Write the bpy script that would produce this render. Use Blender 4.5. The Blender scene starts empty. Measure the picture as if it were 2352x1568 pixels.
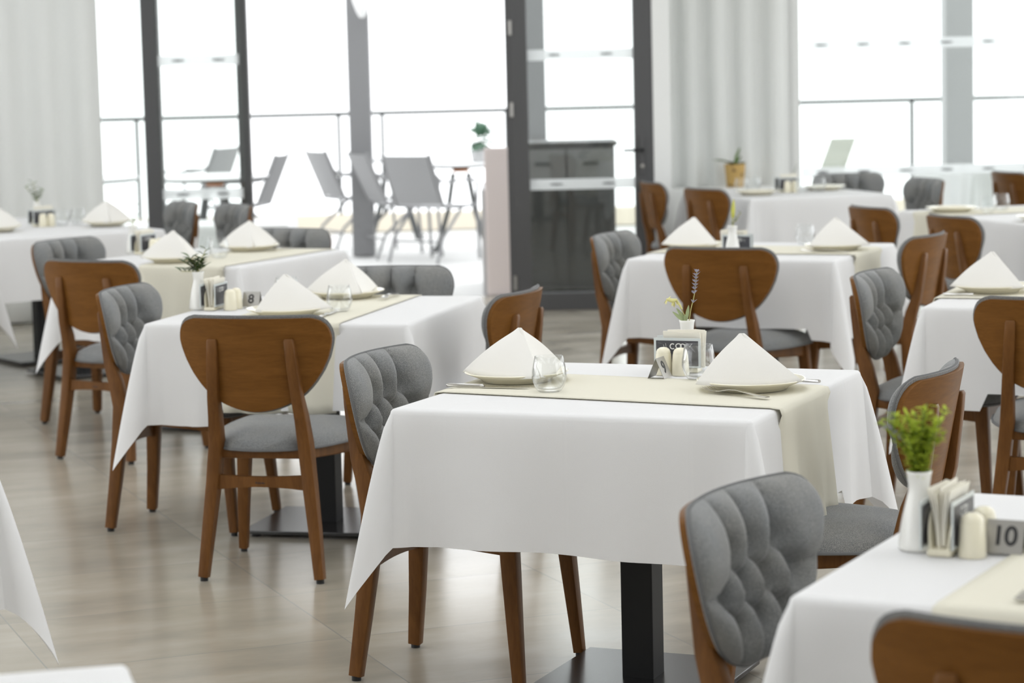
import bpy, bmesh, math, random
from mathutils import Vector, Matrix
PI = math.pi
random.seed(7)
scene = bpy.context.scene
COL = scene.collection

# ------------------------------------------------------------------ camera
cam_d = bpy.data.cameras.new('camera')
cam = bpy.data.objects.new('camera', cam_d)
COL.objects.link(cam)
scene.camera = cam
cam_d.sensor_width = 36.0
cam_d.lens = 85.96
cam_d.clip_end = 300
_pt, _rl = 0.1106, -0.0241
fw = Vector((0, math.cos(_pt), -math.sin(_pt)))
up0 = Vector((0, math.sin(_pt), math.cos(_pt)))
r0 = Vector((1, 0, 0))
cr = r0 * math.cos(_rl) + up0 * math.sin(_rl)
cu = up0 * math.cos(_rl) - r0 * math.sin(_rl)
cam.matrix_world = Matrix(((cr.x, cu.x, -fw.x, 0), (cr.y, cu.y, -fw.y, 0), (cr.z, cu.z, -fw.z, 1.519), (0, 0, 0, 1)))
cam_d.dof.use_dof = True
cam_d.dof.focus_distance = 5.9
cam_d.dof.aperture_fstop = 4.6

# ------------------------------------------------------------------ world, exposure
world = bpy.data.worlds.new('World')
scene.world = world
world.use_nodes = True
wbg = world.node_tree.nodes['Background']
wbg.inputs[0].default_value = (0.965, 0.985, 1.0, 1)
wbg.inputs[1].default_value = 2.5
vs = scene.view_settings
vs.view_transform = 'Standard'
vs.look = 'None'
vs.gamma = 1.0
vs.exposure = 0.0
vs.use_curve_mapping = False
scene.cycles.max_bounces = 10
scene.cycles.diffuse_bounces = 5
scene.cycles.glossy_bounces = 4
scene.cycles.transmission_bounces = 8
scene.cycles.transparent_max_bounces = 12
scene.cycles.sample_clamp_indirect = 6.0

# ------------------------------------------------------------------ materials
def srgb(r, g, b):
    f = lambda c: (c / 255 / 12.92) if c <= 10 else ((c / 255 + 0.055) / 1.055) ** 2.4
    return (f(r), f(g), f(b), 1)

def mat(name, col, rough=0.5, metal=0.0, spec=0.5, **kw):
    m = bpy.data.materials.new(name)
    m.use_nodes = True
    b = m.node_tree.nodes['Principled BSDF']
    b.inputs['Base Color'].default_value = col if len(col) == 4 else (*col, 1)
    b.inputs['Roughness'].default_value = rough
    b.inputs['Metallic'].default_value = metal
    b.inputs['Specular IOR Level'].default_value = spec
    for k, v in kw.items():
        b.inputs[k.replace('_', ' ')].default_value = v
    return m

def nodes(m):
    nt = m.node_tree
    return nt, nt.nodes, nt.links, nt.nodes['Principled BSDF']

def add(nt, t, **kw):
    n = nt.nodes.new(t)
    for k, v in kw.items():
        if k.startswith('i_'):
            key = k[2:]
            n.inputs[int(key) if key.isdigit() else key.replace('_', ' ')].default_value = v
        else:
            setattr(n, k, v)
    return n

def coords(nt, scale=(1, 1, 1), rot=(0, 0, 0), kind='Object'):
    tc = add(nt, 'ShaderNodeTexCoord')
    mp = add(nt, 'ShaderNodeMapping')
    mp.inputs['Scale'].default_value = scale
    mp.inputs['Rotation'].default_value = rot
    nt.links.new(tc.outputs[kind], mp.inputs[0])
    return mp.outputs[0]

def ramp(nt, fac, stops):
    r = add(nt, 'ShaderNodeValToRGB')
    e = r.color_ramp.elements
    while len(e) < len(stops):
        e.new(0.5)
    for i, (p, c) in enumerate(stops):
        e[i].position = p
        e[i].color = c if len(c) == 4 else (*c, 1)
    nt.links.new(fac, r.inputs[0])
    return r.outputs[0]

def bump(nt, h, strength, dist=0.002):
    b = add(nt, 'ShaderNodeBump')
    b.inputs['Strength'].default_value = strength
    b.inputs['Distance'].default_value = dist
    nt.links.new(h, b.inputs['Height'])
    return b.outputs[0]

def wood_mat(name, c1, c2, scale, rough, sp=0.2):
    m = mat(name, c1, rough, spec=sp)
    nt, N, L, B = nodes(m)
    v = coords(nt, scale)
    n1 = add(nt, 'ShaderNodeTexNoise', i_Scale=3.0, i_Detail=6.0, i_Roughness=0.6, i_Distortion=0.9)
    L.new(v, n1.inputs['Vector'])
    c = ramp(nt, n1.outputs[0], [(0.32, c2), (0.62, c1)])
    n2 = add(nt, 'ShaderNodeTexNoise', i_Scale=22.0, i_Detail=3.0)
    L.new(v, n2.inputs['Vector'])
    mx = add(nt, 'ShaderNodeMix', data_type='RGBA', blend_type='MULTIPLY')
    mx.inputs[0].default_value = 0.35
    L.new(c, mx.inputs[6])
    L.new(ramp(nt, n2.outputs[0], [(0.35, (0.6, 0.55, 0.5)), (0.65, (1, 1, 1))]), mx.inputs[7])
    L.new(mx.outputs[2], B.inputs['Base Color'])
    L.new(bump(nt, n2.outputs[0], 0.12, 0.001), B.inputs['Normal'])
    return m

M = {}
M['wood'] = wood_mat('walnut_shell', (0.185, 0.079, 0.017, 1), (0.145, 0.060, 0.0115, 1), (1.0, 4, 9), 0.44, 0.13)
M['wood_leg'] = wood_mat('walnut_leg', (0.165, 0.070, 0.018, 1), (0.115, 0.047, 0.011, 1), (7, 7, 1.0), 0.42)

def fabric_mat():
    m = mat('grey_wool', (0.2, 0.2, 0.2), 0.92, spec=0.2, Sheen_Weight=0.25, Sheen_Roughness=0.5)
    nt, N, L, B = nodes(m)
    v = coords(nt)
    n = add(nt, 'ShaderNodeTexNoise', i_Scale=800.0, i_Detail=2.0, i_Roughness=0.7)
    L.new(v, n.inputs['Vector'])
    n2 = add(nt, 'ShaderNodeTexNoise', i_Scale=9.0, i_Detail=2.0)
    L.new(v, n2.inputs['Vector'])
    c = ramp(nt, n.outputs[0], [(0.36, (0.085, 0.088, 0.094)), (0.5, (0.195, 0.198, 0.198)), (0.66, (0.34, 0.34, 0.325))])
    mx = add(nt, 'ShaderNodeMix', data_type='RGBA', blend_type='MULTIPLY')
    mx.inputs[0].default_value = 0.5
    L.new(c, mx.inputs[6])
    L.new(ramp(nt, n2.outputs[0], [(0.35, (0.86, 0.9, 0.95)), (0.65, (1.05, 1.02, 0.96))]), mx.inputs[7])
    L.new(mx.outputs[2], B.inputs['Base Color'])
    L.new(bump(nt, n.outputs[0], 0.5, 0.0012), B.inputs['Normal'])
    return m
M['fabric'] = fabric_mat()
M['piping'] = mat('grey_piping', (0.15, 0.152, 0.153), 0.9, spec=0.2)
M['rubber'] = mat('black_rubber', (0.01, 0.01, 0.01), 0.6)
M['black'] = mat('black_powder_coat', (0.012, 0.012, 0.013), 0.5, spec=0.3)
M['base'] = mat('black_base_plate', (0.022, 0.022, 0.023), 0.24, spec=0.9)
M['board'] = mat('tabletop_board', (0.25, 0.2, 0.16), 0.6)

def cloth_mat(name, col, creases=True, transl=0.16):
    m = mat(name, col, 0.8, spec=0.25)
    nt, N, L, B = nodes(m)
    v = coords(nt)
    w = add(nt, 'ShaderNodeTexNoise', i_Scale=900.0, i_Detail=1.0)
    L.new(v, w.inputs['Vector'])
    w2 = add(nt, 'ShaderNodeTexNoise', i_Scale=6.0, i_Detail=3.0)
    L.new(v, w2.inputs['Vector'])
    ad = add(nt, 'ShaderNodeMath', operation='MULTIPLY_ADD')
    ad.inputs[1].default_value = 0.12
    L.new(w.outputs[0], ad.inputs[0])
    L.new(w2.outputs[0], ad.inputs[2])
    h = ad.outputs[0]
    if creases:
        sep = add(nt, 'ShaderNodeSeparateXYZ')
        L.new(v, sep.inputs[0])
        tot = None
        for ax in (0, 1):
            for pos in (0.0, 0.30, -0.30):
                s = add(nt, 'ShaderNodeMath', operation='SUBTRACT')
                L.new(sep.outputs[ax], s.inputs[0]); s.inputs[1].default_value = pos
                a = add(nt, 'ShaderNodeMath', operation='ABSOLUTE')
                L.new(s.outputs[0], a.inputs[0])
                q = add(nt, 'ShaderNodeMath', operation='MULTIPLY_ADD', use_clamp=True)
                q.inputs[1].default_value = -160.0; q.inputs[2].default_value = 1.0
                L.new(a.outputs[0], q.inputs[0])
                if tot is None:
                    tot = q.outputs[0]
                else:
                    t = add(nt, 'ShaderNodeMath', operation='ADD')
                    L.new(tot, t.inputs[0]); L.new(q.outputs[0], t.inputs[1]); tot = t.outputs[0]
        t = add(nt, 'ShaderNodeMath', operation='MULTIPLY_ADD')
        t.inputs[1].default_value = 0.16
        L.new(tot, t.inputs[0]); L.new(h, t.inputs[2]); h = t.outputs[0]
    L.new(bump(nt, h, 0.35, 0.006), B.inputs['Normal'])
    if transl:
        tr = add(nt, 'ShaderNodeBsdfTranslucent')
        tr.inputs[0].default_value = col if len(col) == 4 else (*col, 1)
        mx = add(nt, 'ShaderNodeMixShader')
        mx.inputs[0].default_value = transl
        out = N['Material Output']
        L.new(B.outputs[0], mx.inputs[1]); L.new(tr.outputs[0], mx.inputs[2]); L.new(mx.outputs[0], out.inputs[0])
    return m
M['cloth'] = cloth_mat('white_tablecloth', (0.83, 0.83, 0.835))
M['runner'] = cloth_mat('cream_runner', (0.80, 0.772, 0.66), creases=False)
M['napkin'] = cloth_mat('white_napkin', (0.84, 0.825, 0.79), creases=False, transl=0.12)
M['curtain'] = cloth_mat('white_curtain', (0.81, 0.825, 0.81), creases=False, transl=0.10)
M['paper'] = mat('paper_napkin', (0.86, 0.83, 0.74), 0.9, spec=0.1)
M['ceramic'] = mat('cream_ceramic', (0.80, 0.755, 0.60), 0.14, spec=0.55)
M['plate'] = mat('cream_plate', (0.82, 0.78, 0.64), 0.12, spec=0.6)
M['vase'] = mat('white_ceramic', (0.84, 0.835, 0.80), 0.16, spec=0.5)
M['steel'] = mat('polished_steel', (0.62, 0.61, 0.59), 0.16, 1.0)
M['brushed'] = mat('brushed_steel', (0.36, 0.35, 0.33), 0.34, 1.0)
M['ink'] = mat('black_ink', (0.012, 0.012, 0.014), 0.5)
M['card'] = mat('slate_card', (0.06, 0.06, 0.07), 0.3)
M['card_edge'] = mat('clear_laminate', (0.62, 0.66, 0.66), 0.15)
M['white_ink'] = mat('white_ink', (0.75, 0.75, 0.73), 0.5)
M['frame'] = mat('anthracite_frame', (0.075, 0.075, 0.078), 0.45)
M['wall'] = mat('white_wall', (0.80, 0.81, 0.80), 0.8, spec=0.2)
M['ceiling'] = mat('white_ceiling', (0.85, 0.85, 0.84), 0.9, spec=0.1)
def film_mat():
    m = mat('milky_film', (0.82, 0.84, 0.85), 0.5)
    nt, N, L, B0 = nodes(m)
    tl = add(nt, 'ShaderNodeBsdfTranslucent'); tl.inputs[0].default_value = (0.9, 0.91, 0.92, 1)
    B = add(nt, 'ShaderNodeMixShader'); B.inputs[0].default_value = 0.6
    L.new(B0.outputs[0], B.inputs[1]); L.new(tl.outputs[0], B.inputs[2])
    t = add(nt, 'ShaderNodeBsdfTransparent'); x = add(nt, 'ShaderNodeMixShader'); x.inputs[0].default_value = 0.62
    L.new(t.outputs[0], x.inputs[1]); L.new(B.outputs[0], x.inputs[2]); L.new(x.outputs[0], N['Material Output'].inputs[0])
    return m
M['film'] = film_mat()
M['film_mark'] = mat('grey_film_mark', (0.25, 0.26, 0.27), 0.6)
M['pillar'] = mat('grey_pillar', (0.20, 0.20, 0.205), 0.6)
M['pillar_lit'] = mat('lit_grey_pillar', (0.40, 0.40, 0.405), 0.6)  # same pillar grey, made lighter for the outside light and window glass
M['rail'] = mat('dark_railing', (0.05, 0.055, 0.055), 0.5)
M['parapet'] = mat('sand_stone', (0.72, 0.66, 0.55), 0.9)
M['sling'] = mat('grey_sling', (0.30, 0.30, 0.305), 0.8)
M['tube'] = mat('grey_tube', (0.24, 0.24, 0.245), 0.5)
M['white_top'] = mat('white_top', (0.8, 0.8, 0.8), 0.4)
M['rust'] = mat('orange_wood', (0.42, 0.16, 0.06), 0.6)
M['pink'] = mat('pinkish_panel', (0.84, 0.75, 0.74), 0.5)
M['ltgrey'] = mat('light_grey_box', (0.5, 0.5, 0.505), 0.6)
M['darkbox'] = mat('dark_reflection', (0.07, 0.07, 0.071), 0.4)  # dark tone of the dim reflection in the door glass
M['greybox'] = mat('pale_reflection', (0.22, 0.22, 0.222), 0.45)  # paler part of the room's reflection, put into the colour
M['leaf'] = mat('green_leaf', (0.13, 0.21, 0.055), 0.6)
M['leaf_pale'] = mat('sage_leaf', (0.33, 0.39, 0.20), 0.7)
M['fern'] = cloth_mat('bright_fern', (0.46, 0.55, 0.07), creases=False, transl=0.35)
M['stem'] = mat('pale_stem', (0.42, 0.40, 0.16), 0.7)
M['bud'] = mat('yellow_bud', (0.55, 0.55, 0.10), 0.6)
M['wilt'] = mat('wilted_petal', (0.66, 0.62, 0.27), 0.7)
M['lavender'] = mat('lavender_flower', (0.36, 0.345, 0.415), 0.8)
M['dkleaf'] = mat('dark_leaf', (0.085, 0.14, 0.04), 0.5)
M['blueleaf'] = mat('blue_green_leaf', (0.10, 0.20, 0.13), 0.6)
M['soil'] = mat('soil', (0.04, 0.03, 0.02), 0.9)

def glass_mat():
    m = bpy.data.materials.new('clear_glass'); m.use_nodes = True
    nt = m.node_tree; N = nt.nodes; L = nt.links
    N.remove(N['Principled BSDF'])
    t = add(nt, 'ShaderNodeBsdfTransparent'); t.inputs[0].default_value = (0.985, 0.99, 0.99, 1)
    g = add(nt, 'ShaderNodeBsdfGlossy'); g.inputs['Roughness'].default_value = 0.02
    lw = add(nt, 'ShaderNodeLayerWeight'); lw.inputs[0].default_value = 0.5
    pw_ = add(nt, 'ShaderNodeMath', operation='POWER'); pw_.inputs[1].default_value = 2.6; L.new(lw.outputs['Facing'], pw_.inputs[0])
    f = add(nt, 'ShaderNodeMath', operation='MULTIPLY_ADD'); f.inputs[1].default_value = 0.9; f.inputs[2].default_value = 0.045; L.new(pw_.outputs[0], f.inputs[0])
    x = add(nt, 'ShaderNodeMixShader')
    L.new(f.outputs[0], x.inputs[0]); L.new(t.outputs[0], x.inputs[1]); L.new(g.outputs[0], x.inputs[2])
    L.new(x.outputs[0], N['Material Output'].inputs[0])
    return m
M['glass'] = glass_mat()

def pane_mat():
    m = bpy.data.materials.new('window_glass'); m.use_nodes = True
    nt = m.node_tree; N = nt.nodes; L = nt.links
    N.remove(N['Principled BSDF'])
    t = add(nt, 'ShaderNodeBsdfTransparent'); t.inputs[0].default_value = (0.94, 0.96, 0.95, 1)
    g = add(nt, 'ShaderNodeBsdfGlossy'); g.inputs['Roughness'].default_value = 0.0
    lw = add(nt, 'ShaderNodeLayerWeight'); lw.inputs[0].default_value = 0.5
    pw_ = add(nt, 'ShaderNodeMath', operation='POWER'); pw_.inputs[1].default_value = 2.6; L.new(lw.outputs['Facing'], pw_.inputs[0])
    f = add(nt, 'ShaderNodeMath', operation='MULTIPLY_ADD'); f.inputs[1].default_value = 0.9; f.inputs[2].default_value = 0.045; L.new(pw_.outputs[0], f.inputs[0])
    x = add(nt, 'ShaderNodeMixShader')
    L.new(f.outputs[0], x.inputs[0]); L.new(t.outputs[0], x.inputs[1]); L.new(g.outputs[0], x.inputs[2])
    L.new(x.outputs[0], N['Material Output'].inputs[0])
    return m
M['pane'] = pane_mat()

def pot_mat():
    m = mat('ochre_pot', (0.55, 0.33, 0.10), 0.6)
    nt, N, L, B = nodes(m)
    v = coords(nt)
    vo = add(nt, 'ShaderNodeTexVoronoi', i_Scale=24.0)
    L.new(v, vo.inputs['Vector'])
    L.new(ramp(nt, vo.outputs['Distance'], [(0.16, (0.16, 0.11, 0.05)), (0.36, (0.58, 0.38, 0.13))]), B.inputs['Base Color'])
    return m
M['pot'] = pot_mat()

def floor_mat():
    m = mat('stone_tiles', (0.4, 0.38, 0.34), 0.28, spec=0.75)
    nt, N, L, B = nodes(m)
    v = coords(nt, rot=(0, 0, -0.372), kind='Object')
    sep = add(nt, 'ShaderNodeSeparateXYZ'); L.new(v, sep.inputs[0])
    def line(out, period, off):
        a = add(nt, 'ShaderNodeMath', operation='ADD'); L.new(out, a.inputs[0]); a.inputs[1].default_value = -off
        d = add(nt, 'ShaderNodeMath', operation='DIVIDE'); L.new(a.outputs[0], d.inputs[0]); d.inputs[1].default_value = period
        fr = add(nt, 'ShaderNodeMath', operation='FRACT'); L.new(d.outputs[0], fr.inputs[0])
        s = add(nt, 'ShaderNodeMath', operation='SUBTRACT'); L.new(fr.outputs[0], s.inputs[0]); s.inputs[1].default_value = 0.5
        ab = add(nt, 'ShaderNodeMath', operation='ABSOLUTE'); L.new(s.outputs[0], ab.inputs[0])
        g = add(nt, 'ShaderNodeMath', operation='GREATER_THAN'); L.new(ab.outputs[0], g.inputs[0]); g.inputs[1].default_value = 0.5 - 0.0022 / period
        fl = add(nt, 'ShaderNodeMath', operation='FLOOR'); L.new(d.outputs[0], fl.inputs[0])
        return g.outputs[0], fl.outputs[0]
    gx, fx = line(sep.outputs[0], 0.80, 1.92 - 0.8 * 10)
    gy, fy = line(sep.outputs[1], 0.605, 6.23 - 0.605 * 20)
    gm = add(nt, 'ShaderNodeMath', operation='MAXIMUM'); L.new(gx, gm.inputs[0]); L.new(gy, gm.inputs[1])
    cb = add(nt, 'ShaderNodeCombineXYZ'); L.new(fx, cb.inputs[0]); L.new(fy, cb.inputs[1])
    wn = add(nt, 'ShaderNodeTexWhiteNoise'); L.new(cb.outputs[0], wn.inputs['Vector'])
    va = add(nt, 'ShaderNodeVectorMath', operation='ADD'); L.new(v, va.inputs[0]); L.new(wn.outputs['Color'], va.inputs[1])
    mp = add(nt, 'ShaderNodeMapping'); mp.inputs['Scale'].default_value = (1, 2.2, 1); L.new(va.outputs[0], mp.inputs[0])
    n1 = add(nt, 'ShaderNodeTexNoise', i_Scale=1.5, i_Detail=6.0, i_Roughness=0.55, i_Distortion=0.1); L.new(mp.outputs[0], n1.inputs['Vector'])
    c = ramp(nt, n1.outputs[0], [(0.27, (0.285, 0.260, 0.215)), (0.5, (0.375, 0.338, 0.272)), (0.73, (0.46, 0.425, 0.36))])
    mx = add(nt, 'ShaderNodeMix', data_type='RGBA'); L.new(gm.outputs[0], mx.inputs[0]); L.new(c, mx.inputs[6])
    mx.inputs[7].default_value = (0.285, 0.268, 0.235, 1)
    L.new(mx.outputs[2], B.inputs['Base Color'])
    rr = add(nt, 'ShaderNodeMapRange'); L.new(n1.outputs[0], rr.inputs[0])
    rr.inputs[1].default_value = 0.3; rr.inputs[2].default_value = 0.7; rr.inputs[3].default_value = 0.17; rr.inputs[4].default_value = 0.25
    L.new(rr.outputs[0], B.inputs['Roughness'])
    inv = add(nt, 'ShaderNodeMath', operation='SUBTRACT'); inv.inputs[0].default_value = 1.0; L.new(gm.outputs[0], inv.inputs[1])
    L.new(bump(nt, inv.outputs[0], 0.5, 0.001), B.inputs['Normal'])
    return m
M['floor'] = floor_mat()
M['terrace'] = mat('pale_paving', (0.62, 0.62, 0.61), 0.7)

# ------------------------------------------------------------------ mesh helpers
class MB:
    def __init__(s):
        s.v = []; s.f = []
    def grid(s, rows, closeu=False, flip=False):
        o = len(s.v); nr = len(rows); nc = len(rows[0])
        for r in rows: s.v += [tuple(p) for p in r]
        for i in range(nr - 1):
            for j in range(nc if closeu else nc - 1):
                a = o + i * nc + j; b = o + i * nc + (j + 1) % nc
                q = (a, b, b + nc, a + nc)
                s.f.append(q[::-1] if flip else q)
        return s
    def slab(s, front, back):
        """closed solid between two grids of equal size"""
        nr = len(front); nc = len(front[0]); o = len(s.v)
        s.grid(front); s.grid(back, flip=True)
        n = nr * nc
        idx = [(0, j) for j in range(nc)] + [(i, nc - 1) for i in range(1, nr)] + [(nr - 1, j) for j in range(nc - 2, -1, -1)] + [(i, 0) for i in range(nr - 2, 0, -1)]
        for k in range(len(idx)):
            a = idx[k]; b = idx[(k + 1) % len(idx)]
            ia = o + a[0] * nc + a[1]; ib = o + b[0] * nc + b[1]
            s.f.append((ib, ia, ia + n, ib + n))
        return s
    def box(s, c, d, rz=0.0):
        o = len(s.v); cs, sn = math.cos(rz), math.sin(rz)
        for z in (-1, 1):
            for x, y in ((-1, -1), (1, -1), (1, 1), (-1, 1)):
                px, py = x * d[0] / 2, y * d[1] / 2
                s.v.append((c[0] + px * cs - py * sn, c[1] + px * sn + py * cs, c[2] + z * d[2] / 2))
        for q in ((3, 2, 1, 0), (4, 5, 6, 7), (0, 1, 5, 4), (1, 2, 6, 5), (2, 3, 7, 6), (3, 0, 4, 7)):
            s.f.append(tuple(o + k for k in q))
        return s
    def sweep(s, path, sec, cap=True, side=None):
        """path of (pos, sx, sy); sec = unit section points in (a,b); a along `side`"""
        rows = []
        n = len(path)
        for i, (p, sx, sy) in enumerate(path):
            p = Vector(p)
            t = (Vector(path[min(i + 1, n - 1)][0]) - Vector(path[max(i - 1, 0)][0]))
            t = t.normalized() if t.length > 1e-9 else Vector((0, 0, 1))
            sd = Vector(side) if side else (Vector((1, 0, 0)) if abs(t.x) < 0.8 else Vector((0, 1, 0)))
            b = t.cross(sd).normalized(); a = b.cross(t).normalized()
            rows.append([tuple(p + a * (u * sx) + b * (w * sy)) for u, w in sec])
        o = len(s.v); k = len(sec)
        s.grid(rows, closeu=True, flip=True)
        if cap:
            s.f.append(tuple(o + j for j in range(k)))
            s.f.append(tuple(o + (n - 1) * k + j for j in reversed(range(k))))
        return s
    def lathe(s, prof, n=32, c=(0, 0, 0)):
        rows = [[(c[0] + r * math.cos(2 * PI * j / n), c[1] + r * math.sin(2 * PI * j / n), c[2] + z) for j in range(n)] for r, z in prof]
        s.grid(rows, closeu=True)
        return s
    def build(s, name, m, parent=None, smooth=True, angle=40, bevel=0, sub=0, loc=None, rz=None):
        me = bpy.data.meshes.new(name)
        me.from_pydata(s.v, [], s.f)
        me.validate()
        bm = bmesh.new(); bm.from_mesh(me)
        bmesh.ops.remove_doubles(bm, verts=bm.verts, dist=1e-6)
        bmesh.ops.recalc_face_normals(bm, faces=bm.faces)
        if bevel:
            es = [e for e in bm.edges if len(e.link_faces) == 2 and e.calc_face_angle(0) > 0.6]
            bmesh.ops.bevel(bm, geom=es, offset=bevel, segments=2, profile=0.5, affect='EDGES')
        bm.to_mesh(me); bm.free()
        if smooth:
            for p in me.polygons: p.use_smooth = True
            me.set_sharp_from_angle(angle=math.radians(angle))
        me.materials.append(m)
        o = bpy.data.objects.new(name, me)
        COL.objects.link(o)
        if parent: o.parent = parent
        if loc is not None: o.location = loc
        if rz is not None: o.rotation_euler = (0, 0, rz)
        if sub:
            md = o.modifiers.new('smooth', 'SUBSURF'); md.levels = sub; md.render_levels = sub
        return o

def circ(n=10):
    return [(math.cos(2 * PI * k / n), math.sin(2 * PI * k / n)) for k in range(n)]
def rrect(r=0.3):
    pts = []
    for cx, cy, a0 in ((1, 1, 0), (-1, 1, 90), (-1, -1, 180), (1, -1, 270)):
        for k in range(3):
            a = math.radians(a0 + 45 * k)
            pts.append((0.5 * (cx * (1 - r) + r * math.cos(a)), 0.5 * (cy * (1 - r) + r * math.sin(a))))
    return pts

def tag(o, label, cat, group=None, kind=None):
    if label: o['label'] = label
    if cat: o['category'] = cat
    if group: o['group'] = group
    if kind: o['kind'] = kind
    return o
def thing(name, label, cat, loc=(0, 0, 0), rz=0.0, group=None):
    o = bpy.data.objects.new(name, None); COL.objects.link(o)
    o.empty_display_size = 0.05
    o.location = loc; o.rotation_euler = (0, 0, rz)
    return tag(o, label, cat, group)
def dup(o, loc=None, rz=None, label=None, group=None, parent=None):
    c = o.copy(); COL.objects.link(c)
    if parent is not None: c.parent = parent
    if loc is not None: c.location = loc
    if rz is not None: c.rotation_euler = (0, 0, rz)
    if label: c['label'] = label
    if group: c['group'] = group
    for ch in list(o.children):
        dup(ch, parent=c)
    return c
def struct(o):
    o['kind'] = 'structure'; return o

# ------------------------------------------------------------------ room shell
FY = 15.45     # window wall plane
RY = 16.30     # right-hand part of the window wall stands further out
H = 3.3
struct(MB().grid([[(-6.6, -4, 0), (6.6, -4, 0)], [(-6.6, 16.5, 0), (6.6, 16.5, 0)]]).build('floor', M['floor'], smooth=False))
cl = MB()   # ceiling with three long unseen openings added to brighten the tabletops
LIGHT_GAPS = [(-4.3, -2.9), (-0.7, 0.7), (2.9, 4.3)]
xs = [-6.7] + [v for p in LIGHT_GAPS for v in p] + [6.7]
for k in range(0, len(xs), 2):
    cl.box(((xs[k] + xs[k + 1]) / 2, 6.25, H + 0.05), (xs[k + 1] - xs[k], 21.0, 0.1))
for a, b in LIGHT_GAPS:
    cl.box(((a + b) / 2, -2.6, H + 0.05), (b - a, 3.3, 0.1))
    cl.box(((a + b) / 2, 15.6, H + 0.05), (b - a, 2.3, 0.1))
struct(cl.build('ceiling', M['ceiling'], smooth=False))
# far wall: solid parts
struct(MB().box((-4.75, FY + 0.08, H / 2), (3.7, 0.16, H)).build('wall_far_left', M['wall'], smooth=False))
struct(MB().box((0.975, (FY + RY) / 2 + 0.02, H / 2), (0.11, RY - FY + 0.12, H)).build('wall_return', M['wall'], smooth=False))
struct(MB().box((1.42, RY + 0.08, H / 2), (0.98, 0.16, H)).build('wall_far_right', M['wall'], smooth=False))
# lintel above all openings (out of frame)
struct(MB().box((-0.95, FY + 0.08, 3.1), (3.9, 0.16, 0.4)).build('trim_2', M['frame'], smooth=False))
struct(MB().box((4.25, RY + 0.08, 3.1), (4.7, 0.16, 0.4)).build('trim_3', M['frame'], smooth=False))
# unseen side walls, large openings sized for the light, and closed rear wall
def wall_with_gaps(name, axis, pos, a0, a1, piers, sill, head):
    mb = MB()
    def bx(c0, c1, z0, z1):
        if axis == 'x': mb.box((pos, (c0 + c1) / 2, (z0 + z1) / 2), (0.2, c1 - c0, z1 - z0))
        else: mb.box(((c0 + c1) / 2, pos, (z0 + z1) / 2), (c1 - c0, 0.2, z1 - z0))
    if sill: bx(a0, a1, 0, sill)
    bx(a0, a1, head, H)
    for p0, p1 in piers: bx(p0, p1, sill, head)
    return struct(mb.build(name, M['wall'], smooth=False))
wall_with_gaps('wall_left', 'x', -6.6, -4, 15.45, [(-4, 1.0), (7.0, 7.6), (12.6, 15.45)], 0.3, 2.9)
wall_with_gaps('wall_right', 'x', 6.6, -4, 16.3, [(-4, 0.0), (4.0, 4.4), (10.0, 10.4), (15.9, 16.3)], 0.3, 3.1)
wall_with_gaps('wall_rear', 'y', -4.0, -6.6, 6.6, [(-6.6, 6.6)], 1.0, 2.2)

# window_1: fixed pane on the left, its two stiles, sliding leaf stile
w1 = thing('window_1', None, None, (0, 0, 0)); struct(w1)
MB().box((-2.222, FY, 1.45), (0.105, 0.10, 2.9)).build('window_frame', M['frame'], w1, smooth=False, bevel=0.004)
MB().box((-1.655, FY + 0.05, 1.45), (0.075, 0.08, 2.9)).build('window_stile', M['frame'], w1, smooth=False, bevel=0.004)
MB().box((-2.55, FY + 0.0, 0.03), (0.6, 0.08, 0.06)).build('bottom_rail', M['frame'], w1, smooth=False)
MB().box((-1.91, FY - 0.0, 0.04), (0.52, 0.08, 0.08)).build('bottom_rail', M['frame'], w1, smooth=False)
MB().box((-2.585, FY, 1.5), (0.62, 0.008, 2.84)).build('pane', M['pane'], w1, smooth=False)
MB().box((-1.915, FY - 0.06, 1.5), (0.53, 0.008, 2.84)).build('pane', M['pane'], w1, smooth=False)
def film(x0, x1, y, z, parent, h=0.068):
    s = MB().box(((x0 + x1) / 2, y, z), (x1 - x0, 0.003, h)).build('film_strip', M['film'], parent, smooth=False)
    mk = MB(); n = max(1, int((x1 - x0) / 0.25))
    for k in range(n):
        cx = x0 + (k + 0.5) * (x1 - x0) / n
        for dx, r in ((-0.025, 0.012), (0.0, 0.016), (0.027, 0.012)):
            rows = [[(cx + dx + q * r * math.cos(a) * 1.3, y - 0.003, z + q * r * 0.55 * math.sin(a)) for a in [2 * PI * j / 12 for j in range(12)]] for q in (0.001, 1)]
            mk.grid(rows, closeu=True)
    mk.build('film_emblem', M['film_mark'], s, smooth=False)
for z in (0.79, 1.625):
    film(-2.17, -1.665, FY - 0.07, z, w1)
# door_1: glazed door leaf with its frame
d1 = thing('door_1', None, None); struct(d1)
MB().box((0.082, FY, 1.45), (0.108, 0.09, 2.9)).build('door_stile', M['frame'], d1, smooth=False, bevel=0.004)
MB().box((0.846, FY, 1.45), (0.092, 0.09, 2.9)).build('door_stile', M['frame'], d1, smooth=False, bevel=0.004)
MB().box((0.464, FY, 0.055), (0.67, 0.09, 0.11)).build('bottom_rail', M['frame'], d1, smooth=False, bevel=0.004)
MB().box((0.464, FY, 2.85), (0.67, 0.09, 0.10)).build('top_rail', M['frame'], d1, smooth=False, bevel=0.004)
MB().box((0.464, FY, 1.45), (0.67, 0.01, 2.70)).build('pane', M['pane'], d1, smooth=False)
for z in (0.795, 1.605):
    film(0.138, 0.80, FY - 0.02, z, d1)
hd = MB().box((0.846, FY - 0.052, 0.97), (0.034, 0.014, 0.24)).build('handle_plate', M['frame'], d1, smooth=False, bevel=0.003)
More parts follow.
